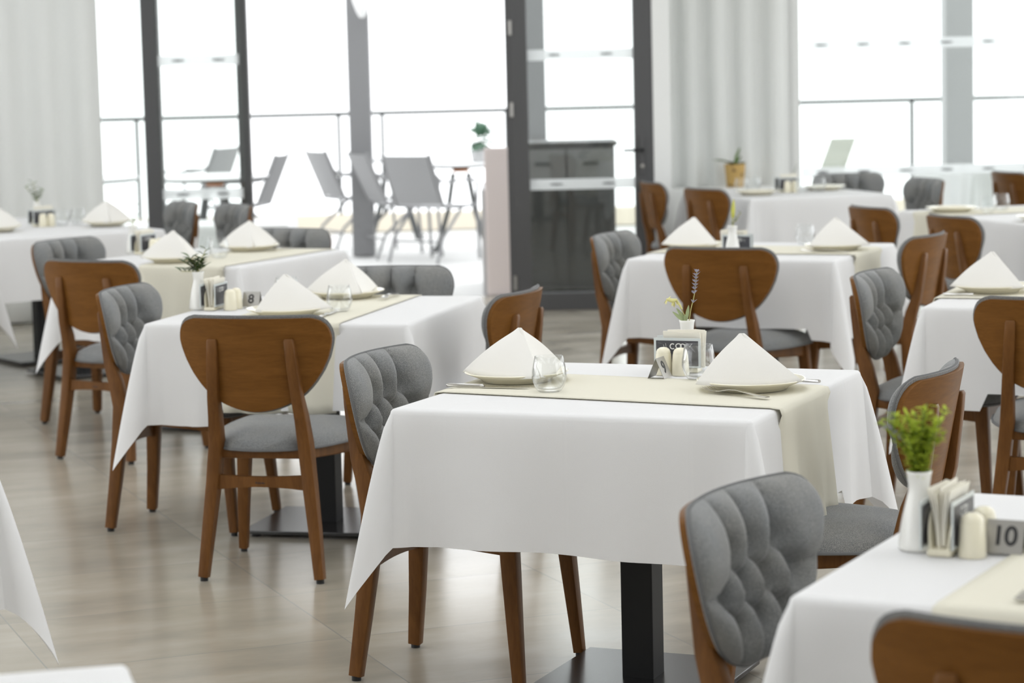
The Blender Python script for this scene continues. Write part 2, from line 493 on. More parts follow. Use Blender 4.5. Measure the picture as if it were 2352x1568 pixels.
MB().sweep([((0.846, FY - 0.06, 1.0), .011, .011), ((0.846, FY - 0.105, 1.0), .011, .011), ((0.82, FY - 0.112, 1.0), .010, .010), ((0.725, FY - 0.112, 1.0), .009, .009)], circ(10)).build('door_handle', M['black'], d1)
MB().lathe([(0.001, 0), (0.012, 0), (0.012, 0.012), (0.001, 0.012)], 14).build('key_cylinder', M['steel'], hd).matrix_local = Matrix.Translation((0.846, FY - 0.058, 0.90)) @ Matrix.Rotation(PI / 2, 4, 'X')
for z in (0.18, 1.27, 1.78):
    MB().sweep([((0.033, FY - 0.05, z - 0.045), .011, .011), ((0.033, FY - 0.05, z + 0.045), .011, .011)], circ(12)).build('hinge', M['brushed'], d1)
MB().box((0.015, FY + 0.01, 1.45), (0.03, 0.1, 2.9)).build('door_jamb', M['frame'], d1, smooth=False)
MB().box((0.906, FY + 0.01, 1.45), (0.03, 0.1, 2.9)).build('door_jamb', M['frame'], d1, smooth=False)
# window_2: right-hand glazing
w2 = thing('window_2', None, None); struct(w2)
MB().box((4.2, RY + 0.06, 1.5), (4.6, 0.008, 2.84)).build('pane', M['pane'], w2, smooth=False)
MB().box((4.2, RY + 0.06, 0.04), (4.6, 0.08, 0.08)).build('bottom_rail', M['wall'], w2, smooth=False)
MB().box((1.925, RY + 0.06, 1.5), (0.05, 0.08, 2.84)).build('window_frame', M['wall'], w2, smooth=False)
for z in (0.79, 1.632):
    film(1.96, 3.9, RY + 0.045, z, w2)

# curtains
def curtain(name, x0, x1, y, amp, wl, label, seed, sharp):
    rnd = random.Random(seed); cols = []
    n = int((x1 - x0) / 0.012)
    ph = rnd.uniform(0, 6)
    rows = []
    for iz in range(14):
        z = 0.02 + 3.2 * iz / 13; r = []
        for j in range(n + 1):
            x = x0 + (x1 - x0) * j / n
            xx = x + 0.025 * math.sin(2.1 * x + seed) + 0.004 * math.sin(z * 2 + x * 3)
            s = math.sin(2 * PI * xx / wl + ph)
            a = (abs(s) ** sharp) * (1 if s > 0 else -1)
            r.append((x, y - amp * a * (1 - 0.15 * iz / 13) - 0.008 * math.sin(2 * PI * xx / (wl * 2.3)), z))
        rows.append(r)
    o = MB().grid(rows).build(name, M['curtain'])
    md = o.modifiers.new('thick', 'SOLIDIFY'); md.thickness = 0.003
    return tag(o, label, 'curtain')
curtain('curtain', -4.6, -2.53, 15.30, 0.030, 0.24, 'pale curtain in soft pleats, left of the dark window frame', 3, 0.9)
curtain('curtain', 1.045, 1.86, 16.18, 0.030, 0.185, 'white pleated curtain between the glass door and the right window', 5, 0.55)

# ------------------------------------------------------------------ terrace outside
struct(MB().grid([[(-14, 15.5, -0.01), (14, 15.5, -0.01)], [(-14, 26, -0.01), (14, 26, -0.01)]]).build('ground_terrace', M['terrace'], smooth=False))
rg = thing('terrace_railing', 'thin dark railing along the far terrace edge', 'railing', (0, 23.7, 0), 0.05)
MB().box((0, 0, 1.135), (24, 0.05, 0.04)).build('top_rail', M['rail'], rg, smooth=False)
for x in (-9.5, -7.5, -5.5, -3.55, -1.62, -1.2, 0.0, 1.9, 3.95, 6.0, 8.0, 10.0):
    MB().box((x, 0, 0.65), (0.035, 0.035, 0.96)).build('post', M['rail'], rg, smooth=False)
pw = MB().box((0, 23.75, 0.085), (24, 0.25, 0.17), 0.05).build('parapet', M['parapet'], smooth=False)
tag(pw, 'low sand coloured stone curb under the terrace railing', 'curb')
struct(pw)
for i, (x, y, w, lab) in enumerate([(-1.22, 20.5, 0.185, 'grey square pillar on the terrace in the open doorway'),
                                    (0.245, 20.9, 0.185, 'grey square pillar seen through the glass door'),
                                    (3.49, 19.0, 0.217, 'grey square pillar outside the right window')]):
    o = MB().box((0, 0, 1.7), (w, w, 3.4)).build('pillar', M['pillar' if i < 2 else 'pillar_lit'], smooth=False, bevel=0.008, loc=(x, y, 0))
    tag(o, lab, 'pillar', 'terrace pillars')

def patio_chair(first=[None]):
    t = thing('patio_chair', '', 'chair')
    # sling back and seat in one bent sheet, tube frame each side, legs
    rows_f, rows_b = [], []
    prof = [(-0.36, 0.86), (-0.31, 0.74), (-0.26, 0.62), (-0.22, 0.53), (-0.19, 0.47)]
    for y, z in prof:
        rows_f.append([(x, y + 0.03 * (1 - (x / 0.23) ** 2) * -1, z) for x in (-0.22, -0.12, 0, 0.12, 0.22)])
        rows_b.append([(x, y - 0.012 + 0.03 * (1 - (x / 0.23) ** 2) * -1, z) for x in (-0.22, -0.12, 0, 0.12, 0.22)])
    MB().slab(rows_f, rows_b).build('backrest', M['sling'], t)
    s_f = [[(x, y, z) for x in (-0.22, 0, 0.22)] for y, z in ((-0.19, 0.45), (0, 0.435), (0.2, 0.45), (0.25, 0.44))]
    s_b = [[(x, y, z - 0.012) for x, y, z in r] for r in s_f]
    MB().slab(s_f, s_b).build('seat', M['sling'], t)
    for sx in (-1, 1):
        MB().sweep([((sx * 0.235, y, z), .014, .014) for y, z in ((-0.365, 0.87), (-0.31, 0.74), (-0.19, 0.45), (0.0, 0.435), (0.25, 0.445))], circ(8)).build('side_frame', M['tube'], t)
        MB().sweep([((sx * 0.245, y, z), .012, .012) for y, z in ((-0.29, 0.70), (-0.24, 0.66), (-0.1, 0.645), (0.22, 0.65), (0.26, 0.61))], circ(8)).build('armrest', M['tube'], t)
        MB().sweep([((sx * 0.245, y, z), .013, .013) for y, z in ((0.26, 0.62), (0.24, 0.45), (0.27, 0.0))], circ(8)).build('leg', M['tube'], t)
        MB().sweep([((sx * 0.245, y, z), .013, .013) for y, z in ((0.05, 0.44), (-0.22, 0.2), (-0.30, 0.0))], circ(8)).build('leg', M['tube'], t)
    MB().sweep([((-0.245, -0.24, 0.17), .009, .009), ((0.245, -0.24, 0.17), .009, .009)], circ(6)).build('stretcher', M['tube'], t)
    return t
pc = patio_chair()
PATIO = [(-2.24, 20.5, 3.0, 'grey sling patio chair facing left, at the left edge of the open doorway'),
         (-1.33, 21.3, 0.45, 'grey sling patio chair left of the terrace pillar'),
         (-0.90, 20.3, 0.38, 'grey sling patio chair in front of the terrace pillar'),
         (-0.60, 19.75, 0.95, 'grey sling patio chair seen from behind at the round white table'),
         (-2.95, 23.0, 2.75, 'small distant grey patio chair behind the left window pane')]
for i, (x, y, h, lab) in enumerate(PATIO):
    o = pc if i == 0 else dup(pc)
    o.location = (x, y, 0); o.rotation_euler = (0, 0, h - PI / 2)
    o['label'] = lab; o['group'] = 'patio chairs on the terrace'

def patio_table(x, y, r, lab, oval=1.0):
    t = thing('patio_table', lab, 'table', (x, y, 0), 0, 'patio tables on the terrace')
    o = MB().lathe([(0.001, 0.715), (r - 0.02, 0.715), (r, 0.722), (r, 0.742), (r - 0.01, 0.75), (0.001, 0.75)], 40).build('tabletop', M['white_top'], t)
    o.scale = (1, oval, 1)
    MB().lathe([(0.001, 0.67), (0.07, 0.67), (0.07, 0.713), (0.001, 0.713)], 20).build('support', M['rust'], t)
    e = MB().lathe([(r + .001, 0.716), (r + .008, 0.718), (r + .008, 0.734), (r + .001, 0.736)], 40).build('rim', M['rail'], t)
    e.scale = (1, oval, 1)
    for k in range(4):
        a = PI / 4 + k * PI / 2; c, s = math.cos(a), math.sin(a)
        MB().sweep([((c * 0.09, s * 0.09, 0.655), .02, .02), ((c * 0.16, s * 0.16, 0.35), .02, .02), ((c * 0.30, s * 0.30, 0.02), .02, .02), ((c * 0.36, s * 0.36, 0.012), .018, .012)], circ(8)).build('leg', M['rail'], t)
    return t
patio_table(-0.40, 20.75, 0.29, 'round white patio table beside the pinkish panel', 1.6)
patio_table(-2.3, 19.2, 0.42, 'white patio table behind the left window pane', 1.3)
patio_table(-3.35, 19.4, 0.42, 'white patio table half behind the left curtain edge', 1.3)
patio_table(-1.05, 22.4, 0.26, 'small white patio table beside the base of the terrace pillar', 1.3)
o = MB().box((-2.35, 17.6, 0.24), (1.6, 0.7, 0.48)).build('white_bench', M['white_top'], smooth=False, bevel=0.03); tag(o, 'white padded bench outside the left window pane', 'bench')
# made-up cabinet in place of a dim reflection, pinkish stand behind the glass door
cb = thing('reflection_cabinet', 'made-up dark cabinet standing in for the reflection in the lower door glass', 'cabinet', (0.40, 17.0, 0))
MB().box((0, 0, 0.5), (0.66, 0.6, 0.98)).build('body', M['darkbox'], cb, smooth=False, bevel=0.006)
MB().box((0, 0, 1.005), (0.70, 0.64, 0.03)).build('worktop', M['darkbox'], cb, smooth=False, bevel=0.004)
for x in (-0.165, 0.165):
    d = MB().box((x, -0.305, 0.41), (0.32, 0.015, 0.70)).build('door', M['darkbox'], cb, smooth=False, bevel=0.004)
    e = MB().box((x, -0.305, 0.875), (0.32, 0.015, 0.20)).build('reflection_front', M['greybox'], cb, smooth=False, bevel=0.004)  # paler front imitates the brighter part of the room's reflection
    MB().box((x, -0.322, 0.875), (0.10, 0.018, 0.02)).build('reflection_bar', M['rail'], e, smooth=False)  # dark bar added for a dark spot in that reflection
    MB().box((x + 0.12, -0.322, 0.6), (0.012, 0.015, 0.16)).build('handle', M['rail'], d, smooth=False)
st = thing('menu_stand', 'pinkish upright panel stand beside the glass door outside', 'stand', (-0.066, 16.55, 0))
MB().box((0, 0, 0.5), (0.185, 0.05, 1.0)).build('front_panel', M['pink'], st, smooth=False, bevel=0.01)
MB().box((-0.02, 0.6, 0.36), (0.20, 1.1, 0.72)).build('body', M['ltgrey'], st, smooth=False, bevel=0.01)

# pendant lantern on pillar top
ln = thing('wall_lantern', 'white glass lantern hanging in front of the terrace pillar', 'lamp', (-1.165, 20.2, 1.97))
MB().lathe([(0.001, 0.0), (0.02, 0.004), (0.045, 0.05), (0.075, 0.14), (0.08, 0.2), (0.07, 0.22), (0.001, 0.22)], 16).build('lamp_shade', M['white_top'], ln)
MB().lathe([(0.001, 0.22), (0.03, 0.22), (0.03, 0.26), (0.008, 0.27), (0.008, 1.43), (0.001, 1.43)], 12).build('rod', M['rail'], ln)

def blade(mb, p0, p1, w, droop=0.0, n=6, curl=0.3, up=(0, 0, 1)):
    """a leaf from p0 to p1"""
    p0 = Vector(p0); p1 = Vector(p1); d = p1 - p0
    sd = d.cross(Vector(up))
    sd = sd.normalized() if sd.length > 1e-6 else Vector((1, 0, 0))
    nn = sd.cross(d).normalized()
    rows = []
    for i in range(n + 1):
        t = i / n
        c = p0 + d * t + Vector((0, 0, -droop * t * t))
        ww = w * math.sin(PI * min(1, t * 0.92 + 0.06)) ** 0.8
        rows.append([tuple(c - sd * ww + nn * ww * curl), tuple(c), tuple(c + sd * ww + nn * ww * curl)])
    mb.grid(rows)
def leafball(mb, c, r, n, size, rnd):
    for k in range(n):
        d = Vector((rnd.gauss(0, 1), rnd.gauss(0, 1), rnd.gauss(0, 1))).normalized()
        p = Vector(c) + d * r * rnd.uniform(0.3, 1)
        blade(mb, p, p + d * size + Vector((0, 0, 0.3 * size)), size * 0.35, 0.2 * size, 3)
# green shrub in a pot on the terrace table
rnd = random.Random(4)
gp = thing('potted_shrub', 'blue green shrub in a pale pot by the pinkish panel', 'plant', (-0.23, 20.75, 0.752))
MB().lathe([(0.001, 0), (0.07, 0), (0.09, 0.1), (0.08, 0.1), (0.001, 0.09)], 16).build('pot', M['ltgrey'], gp)
mb = MB(); leafball(mb, (0, 0, 0.19), 0.11, 120, 0.06, rnd); mb.build('foliage', M['blueleaf'], gp)

# things outside the right window
lo = thing('deck_chair', 'pale greenish reclined deck chair outside the right window', 'chair', (2.30, 17.7, -0.065), 0.0)
rows = [[(x + 0.16 * t, 0.25 * t - 0.1, 0.70 + 0.33 * t) for x in (-0.10, 0.08)] for t in (0, 0.25, 0.5, 0.75, 1)]
MB().slab(rows, [[(x, y + 0.02, z) for x, y, z in r] for r in rows]).build('backrest', mat('pale_green_canvas', (0.52, 0.53, 0.47), 0.8), lo, smooth=False)
MB().box((-0.15, 0.0, 0.66), (0.5, 0.5, 0.04)).build('seat', M['white_top'], lo, smooth=False)
for x, y in ((-0.36, -0.2), (-0.36, 0.2), (0.06, -0.2), (0.06, 0.2)):
    MB().box((x, y, 0.3525), (0.03, 0.03, 0.575)).build('leg', M['white_top'], lo, smooth=False)

# ------------------------------------------------------------------ dining chair
OUT = [(0.0, .182), (.003, .197), (.009, .212), (.02, .2255), (.035, .2345), (.05, .239), (.068, .24), (.09, .236), (.125, .225), (.165, .205), (.2, .18), (.22, .1615), (.235, .145), (.25, .1235), (.262, .101), (.272, .075), (.28, .046), (.284, .022), (.285, .006)]
ZT = .803
def hw(dz):
    for (a, wa), (b, wb) in zip(OUT, OUT[1:]):
        if dz <= b:
            t = (dz - a) / (b - a)
            return (wa + (wb - wa) * t) * .99
    return OUT[-1][1] * .99
def yc(x, z):
    return -.278 - .19 * (z - ZT) + .056 * (x / .2376) ** 2
BUT = [(-.085, .088), (0, .088), (.085, .088), (-.132, .150), (-.044, .150), (.044, .150), (.132, .150), (-.085, .212), (0, .212), (.085, .212)]
SEG = []
for a in (0, 1, 2): SEG.append((BUT[a], (BUT[a][0] * 1.12, -0.02)))
for a in (7, 8, 9): SEG.append((BUT[a], (BUT[a][0] * 0.75, .30)))
SEG += [(BUT[3], (-.26, .135)), (BUT[6], (.26, .135))]
for a, b in ((0, 3), (0, 4), (1, 4), (1, 5), (2, 5), (2, 6), (3, 7), (4, 7), (4, 8), (5, 8), (5, 9), (6, 9)):
    SEG.append((BUT[a], BUT[b]))
def segd(p, a, b):
    ax, ay = a; bx, by = b; dx, dy = bx - ax, by - ay
    t = max(0, min(1, ((p[0] - ax) * dx + (p[1] - ay) * dy) / (dx * dx + dy * dy)))
    return math.hypot(p[0] - ax - t * dx, p[1] - ay - t * dy)
def rows_dz(n):
    return [.285 * (1 - math.cos(PI * i / n)) / 2 for i in range(n + 1)]
def cols_u(n):
    return [math.sin(PI * (j / n - .5)) * .55 + (2 * j / n - 1) * .45 for j in range(n + 1)]

def build_chair():
    t = thing('dining_chair', '', 'chair')
    F, Bk = [], []
    for dz in rows_dz(34):
        z = ZT - dz; w = hw(dz)
        F.append([(u * w, yc(u * w, z) + .013, z) for u in cols_u(24)])
        Bk.append([(u * w, yc(u * w, z), z) for u in cols_u(24)])
    MB().slab(F, Bk).build('backrest', M['wood'], t, angle=50)
    F, Bk = [], []
    nu, nv = 76, 60
    for i, dz in enumerate(rows_dz(nv)):
        z = ZT + .007 - dz * 1.03; w = hw(dz) * 1.0 + .003; r = []; r2 = []
        v = dz / .285
        for u in cols_u(nu):
            x = u * w
            ex = max(0.0, 1 - abs(u) ** 3.2); ez = max(0.0, (1 - (1 - min(1, v / .24)) ** 2.4)) * max(0.0, (1 - (1 - min(1, (1 - v) / .30)) ** 2.4))
            e = math.sqrt(max(0, ex)) * math.sqrt(max(0, ez))
            d = min(segd((x, dz), a, b) for a, b in SEG)
            db = min(math.hypot(x - a, dz - b) for a, b in BUT)
            cre = .32 * math.exp(-(d / .0042) ** 1.4) + .42 * math.exp(-(d / .026) ** 2)
            pit = 1.0 * math.exp(-(db / .021) ** 2)
            h = .006 + .054 * e * (1 - min(.96, max(cre, 0) + pit * .8))
            r.append((x, yc(x, z) + .0125 + h, z)); r2.append((x, yc(x, z) + .0132, z))
        F.append(r); Bk.append(r2)
    cu_ = MB().slab(F, Bk).build('back_cushion', M['fabric'], t, angle=80)
    path = []
    ring = [(1, dz) for dz in rows_dz(24)] + [(-1, dz) for dz in reversed(rows_dz(24))] + [(-1 + q / 6, 0.0) for q in range(1, 12)]
    for s_, dz in ring:
        x = s_ * (hw(dz) + .003); z = ZT + .007 - dz * 1.03
        path.append(((x, yc(x, z) + .019, z), .0032, .0032))
    path.append(path[0])
    MB().sweep(path, circ(6), cap=False, side=(0, 1, 0)).build('piping', M['piping'], cu_)
    # legs
    rr = rrect(.32)
    for s_ in (-1, 1):
        pts = [((.184, -.225, .012), .031, .034), ((.168, -.207, .16), .037, .040), ((.152, -.193, .30), .041, .047), ((.1405, -.186, .42), .042, .052), ((.136, -.203, .50), .038, .046),
               ((.132, -.223, .56), .035, .038), ((.123, -.2435, .69), .033, .032), ((.120, -.2505, .7365), .031, .027), ((.120, -.250, .741), .025, .021)]
        lg = MB().sweep([((s_ * x, y, z), a, b) for (x, y, z), a, b in pts], rr, side=(1, 0, 0)).build('leg', M['wood_leg'], t)
        MB().lathe([(0.001, 0), (.012, 0), (.012, .013), (.001, .013)], 12, (s_ * .184, -.225, 0)).build('foot_glide', M['rubber'], lg)
        pts = [((.213, .229, .012), .028, .028), ((.203, .217, .16), .036, .035), ((.192, .206, .30), .043, .041), ((.186, .199, .395), .046, .044)]
        lg = MB().sweep([((s_ * x, y, z), a, b) for (x, y, z), a, b in pts], rr, side=(1, 0, 0)).build('leg', M['wood_leg'], t)
        MB().lathe([(0.001, 0), (.011, 0), (.011, .013), (.001, .013)], 12, (s_ * .213, .229, 0)).build('foot_glide', M['rubber'], lg)
    # rear stretcher with an arched underside
    F, Bk = [], []
    for tt in (0, 1):
        F.append([]); Bk.append([])
    for j in range(13):
        x = -.158 + .316 * j / 12; q = 1 - (x / .158) ** 2
        for k, z in enumerate((.325 - .007 * q, .275 + .012 * q)):
            F[k].append((x, -.205, z)); Bk[k].append((x, -.186, z))
    sb = MB().slab(F, Bk).build('stretcher', M['wood_leg'], t, angle=30)
    mk = MB()
    for x, w, z, hh in ((-.014, .003, .3, .006), (-.009, .0016, .299, .004), (-.0055, .002, .2995, .005), (-.001, .003, .299, .004), (.004, .0016, .2995, .005), (.0075, .003, .299, .004), (.012, .002, .299, .004)):
        mk.box((x, -.2052, z), (w, .0006, hh))
    mk.build('stamped_mark', M['ink'], sb, smooth=False)
    # seat frame rails
    mb = MB()
    for s_ in (-1, 1):
        mb.sweep([((s_ * .139, -.17, .385), .022, .030), ((s_ * .165, .0, .378), .022, .044), ((s_ * .188, .19, .370), .022, .056)], rr, side=(1, 0, 0))
    mb.sweep([((-.19, .205, .37), .022, .056), ((.19, .205, .37), .022, .056)], rr, side=(0, 1, 0))
    mb.sweep([((-.14, -.175, .386), .022, .030), ((.14, -.175, .386), .022, .030)], rr, side=(0, 1, 0))
    mb.build('seat_frame', M['wood_leg'], t)
    # seat
    SH = [(-.218, .0), (-.213, .05), (-.198, .095), (-.172, .135), (-.13, .168), (-.08, .193), (-.02, .214), (.05, .229), (.12, .237), (.18, .234), (.225, .215), (.248, .175), (.256, .12), (.258, .0)]
    def sw(y):
        for (a, wa), (b, wb) in zip(SH, SH[1:]):
            if y <= b: return wa + (wb - wa) * (y - a) / (b - a)
        return 0
    ys = [(-.2175 + .475 * (1 - math.cos(PI * i / 22)) / 2) for i in range(23)]
    F, Bk = [], []
    for y in ys:
        w = max(sw(y), .01); r = []; r2 = []
        for u in cols_u(18):
            x = u * w
            ed = min((1 - abs(u)) * w, (y + .2185), (.2585 - y)); e = 1 - max(0, 1 - ed / .016) ** 2.2; e2 = 1 - max(0, 1 - ed / .15) ** 2.0
            r.append((x, y, .397 + .020 * math.sqrt(max(e, 0)) + .045 * e2))
            r2.append((x, y, .396))
        F.append(r); Bk.append(r2)
    se = MB().slab(F, Bk).build('seat', M['fabric'], t, angle=60)
    path = [((w, y, .4), .004, .004) for y, w in SH] + [((-w, y, .4), .004, .004) for y, w in reversed(SH)]
    MB().sweep(path, circ(6), cap=False, side=(0, 0, 1)).build('piping', M['piping'], se)
    return t
chair0 = build_chair()
CH = [
 (-.722, 7.482, 1.345, 'wooden back of the chair in front of table number 8, seen from behind'),
 (-.135, 6.120, -.380, 'grey tufted chair at the left end of table number 9'),
 (-1.110, 8.285, -.245, 'grey tufted chair on the left side of table number 8'),
 (.774, 5.715, 2.715, 'curved wooden chair back at the right end of table number 9'),
 (-.185, 7.972, 2.807, 'wooden backed chair on the right side of table number 8'),
 (-.471, 8.747, -1.70, 'grey tufted chair top on the far side of table number 8'),
 (-1.564, 9.880, 1.031, 'wooden backed chair in front of the table behind table 8'),
 (-1.806, 10.856, -.521, 'grey tufted chair on the left of the table behind table 8'),
 (-1.122, 11.144, -2.0, 'grey tufted chair on the far side of the table behind table 8'),
 (-2.06, 13.93, 3.617, 'blurred grey chair in front of the dark window frame'),
 (-1.72, 13.55, 3.628, 'blurred grey chair just right of the dark window frame'),
 (.640, 10.403, -.43, 'grey tufted chair on the left of the table behind table 9'),
 (.919, 9.743, 1.079, 'wooden chair back facing the camera behind the lavender stem'),
 (1.518, 10.111, 2.631, 'wooden backed chair at the right end of the table behind table 9'),
 (1.425, 8.143, -.444, 'grey tufted chair left of the right edge table, beside table 9'),
 (1.69, 7.438, 1.201, 'wooden backed chair cut by the right edge, in front of its white table'),
 (1.101, 15.20, .221, 'blurred wooden chair back beside the glass door frame'),
 (1.332, 14.29, .46, 'blurred wooden chair back second from the glass door frame'),
 (2.20, 15.40, -1.40, 'blurred grey chair at the far corner of the table below the right window'),
 (2.30, 14.62, 3.444, 'blurred grey chair on the right of the table below the potted plant'),
 (1.982, 12.077, .328, 'blurred wooden chair back behind the right napkin of the table behind table 9'),
 (2.228, 11.238, .329, 'blurred wooden chair at the near left of the far right table'),
 (3.347, 15.40, .284, 'farthest wooden chair back under the outside pillar at right'),
 (.569, 3.932, -.547, 'large grey tufted chair on the left of table number 10'),
 (.768, 3.225, 1.101, 'nearest wooden chair back, cut by the bottom right corner'),
]
chairs_w = []
for i, (x, y, h, lab) in enumerate(CH):
    o = chair0 if i == 0 else dup(chair0)
    o.location = (x, y, 0); o.rotation_euler = (0, 0, h - PI / 2)
    o['label'] = lab; o['group'] = 'tufted wooden dining chairs'
    chairs_w.append((x, y, h))

# ------------------------------------------------------------------ tables, cloths, runners
TZ = .74
def seat_lift(wx, wy, z):
    for cx, cy, h in chairs_w:
        dx, dy = wx - cx, wy - cy; f = dx * math.cos(h) + dy * math.sin(h); s = dx * math.sin(h) - dy * math.cos(h)
        if abs(s) < .262 and -.23 < f < .285 and z < .466:
            return .466
    return z
def cloth_mesh(w, d, drop, seed, cx, cy, rot, flare=.115):
    rnd = random.Random(seed)
    R = .012
    pts = []  # (x, y, nx, ny, corner, side s, dist to corner)
    ph = [rnd.uniform(0, 6.28) for _ in range(8)]
    corners = [(w / 2, -d / 2), (w / 2, d / 2), (-w / 2, d / 2), (-w / 2, -d / 2)]
    nrm = [(0, -1), (1, 0), (0, 1), (-1, 0)]
    starts = [(-w / 2, -d / 2), (w / 2, -d / 2), (w / 2, d / 2), (-w / 2, d / 2)]
    for sd in range(4):
        a = starts[sd]; b = starts[(sd + 1) % 4]; n = nrm[sd]; L = math.hypot(b[0] - a[0], b[1] - a[1])
        N = 44
        for j in range(N + 1):
            q = R / L + (1 - 2 * R / L) * (0.5 - 0.5 * math.cos(PI * j / N)) if True else 0
            pts.append((a[0] + (b[0] - a[0]) * q - n[0] * R * 0, a[1] + (b[1] - a[1]) * q, n[0], n[1], 0.0, sd, min(q, 1 - q) * L, q * L))
        n2 = nrm[(sd + 1) % 4]
        for k in range(1, 16):
            th = PI / 2 * k / 16
            nx, ny = n[0] * math.cos(th) + n2[0] * math.sin(th), n[1] * math.cos(th) + n2[1] * math.sin(th)
            c = 1 - abs(k - 8) / 8
            pts.append((b[0] - (n[0] + n2[0]) * R + nx * R, b[1] - (n[1] + n2[1]) * R + ny * R, nx, ny, c, sd, 0, 0))
    rows = []
    NT = 19
    cs, sn = math.cos(rot), math.sin(rot)
    for i in range(NT + 1):
        t = max(0, (i - 2.4)) / (NT - 2.4); r = []
        for x, y, nx, ny, c, sd, dc, s in pts:
            ln = drop + drop * .44 * c ** 1.15
            side = (1 - c) if dc == 0 and c > 0 else 1
            val = math.exp(-((dc - .085) / .05) ** 2) if c == 0 else 0.0
            wave = .010 * math.sin(9 * s + ph[sd]) + .012 * math.sin(29 * s + 1.8 * math.sin(7 * s) + ph[sd + 4]) * math.sin(4.1 * s + ph[sd]) 
            m = min(1, dc / .12) if c == 0 else 0
            f = flare * (c ** .75)
            rim = math.exp(-(dc / .06) ** 2) if c == 0 else 1
            off = .004 + .012 * t ** .6 + wave * m * t ** 1.3 + f * t ** .85 - .032 * val * t + .018 * rim * t * (1 - c)
            zz = TZ - .006 - ln * t
            if i < 4:
                off, zz = ((-.012, TZ), (-.004, TZ - .0015), (.001, TZ - .006), (.0035, TZ - .014))[i]
                rows_i = i
            else:
                off = max(off, .004)
            zz += .006 * math.sin(7 * s + ph[sd]) * t * m if i > 3 else 0
            lx, ly = x + nx * off, y + ny * off
            zz = seat_lift(cx + cs * lx - sn * ly, cy + sn * lx + cs * ly, zz)
            r.append((lx, ly, zz))
        rows.append(r)
    mb = MB()
    mb.grid(rows, closeu=True)
    # top
    o = 0
    n = 26
    wi, di = w - .024, d - .024
    top = [[(-wi / 2 + wi * j / n, -di / 2 + di * i / n, TZ) for j in range(n + 1)] for i in range(n + 1)]
    mb.grid(top)
    return mb
TABLES = {}
table0 = []
def table(key, cx, cy, rot, w=.88, d=.935, desc='', drop=.318, seed=1, cols=((0, .02),), cloth_lab=None, built_base=True):
    TABLES[key] = (cx, cy, rot, w, d)
    t = thing('restaurant_table', 'pedestal table under the white cloth ' + desc, 'table', (cx, cy, 0), rot, 'pedestal tables')
    MB().box((0, 0, .718), (w - .05, d - .05, .03)).build('tabletop', M['board'], t, smooth=False, bevel=.004)
    for px, py in cols:
        MB().box((px, py, .36), (.082, .082, .69)).build('column', M['black'], t, smooth=False, bevel=.003)
        MB().box((px, py, .017), (.46, .46, .012)).build('base_plate', M['base'], t, smooth=False, bevel=.002)
        for ax in (-.19, .19):
            for ay in (-.19, .19):
                MB().lathe([(.001, 0), (.016, 0), (.016, .011), (.001, .011)], 10, (px + ax, py + ay, 0)).build('foot', M['rubber'], t)
    c = cloth_mesh(w, d, drop, seed, cx, cy, rot).build('tablecloth', M['cloth'], loc=(cx, cy, 0), rz=rot, angle=75)
    tag(c, 'white tablecloth ' + desc, 'tablecloth', 'white tablecloths')
    return t
table('T9', .298, 5.915, -.400, desc='of table number 9, in the middle of the room', seed=2)
table('T8', -.640, 8.140, -.240, desc='of table number 8', seed=5)
table('T10', 1.000, 3.760, -.460, desc='of table number 10, in the lower right', seed=3)
table('T7', -1.322, 10.640, -.430, desc='of the table right behind table 8', seed=8)
table('T6', -2.896, 13.003, .600, 1.48, 1.75, cols=((.46, .10), (.36, -.66)), desc='of the far table below the left curtain', seed=9)
table('T11', 1.066, 10.240, -.410, desc='of the table right behind table 9', seed=11)
table('T12', 1.880, 8.010, -.360, desc='of the table cut by the right edge', seed=12)
table('T13', 1.680, 14.850, .270, .9, 1.15, desc='of the far table below the potted plant', seed=13)
table('T14', 2.700, 12.140, .290, .9, 1.6, desc='of the far right table with two glasses', seed=14, cols=((0, -.45), (0, .45)))
table('T15', -.845, 2.662, .240, desc='of the nearest table, cut by the lower left corner', seed=15)
table('T16', -1.690, 4.823, -.400, desc='hanging into view at the left edge, near the bottom', seed=16)
table('T17', -3.020, 11.080, -.400, desc='hanging into view at the left edge, halfway up', seed=17)

table('T18', 3.75, 17.75, .290, 1.3, .9, desc='standing outside the right window by the grey pillar', seed=18)

def at(key, x, y):
    cx, cy, r = TABLES[key][:3]
    return (cx + math.cos(r) * x - math.sin(r) * y, cy + math.sin(r) * x + math.cos(r) * y)

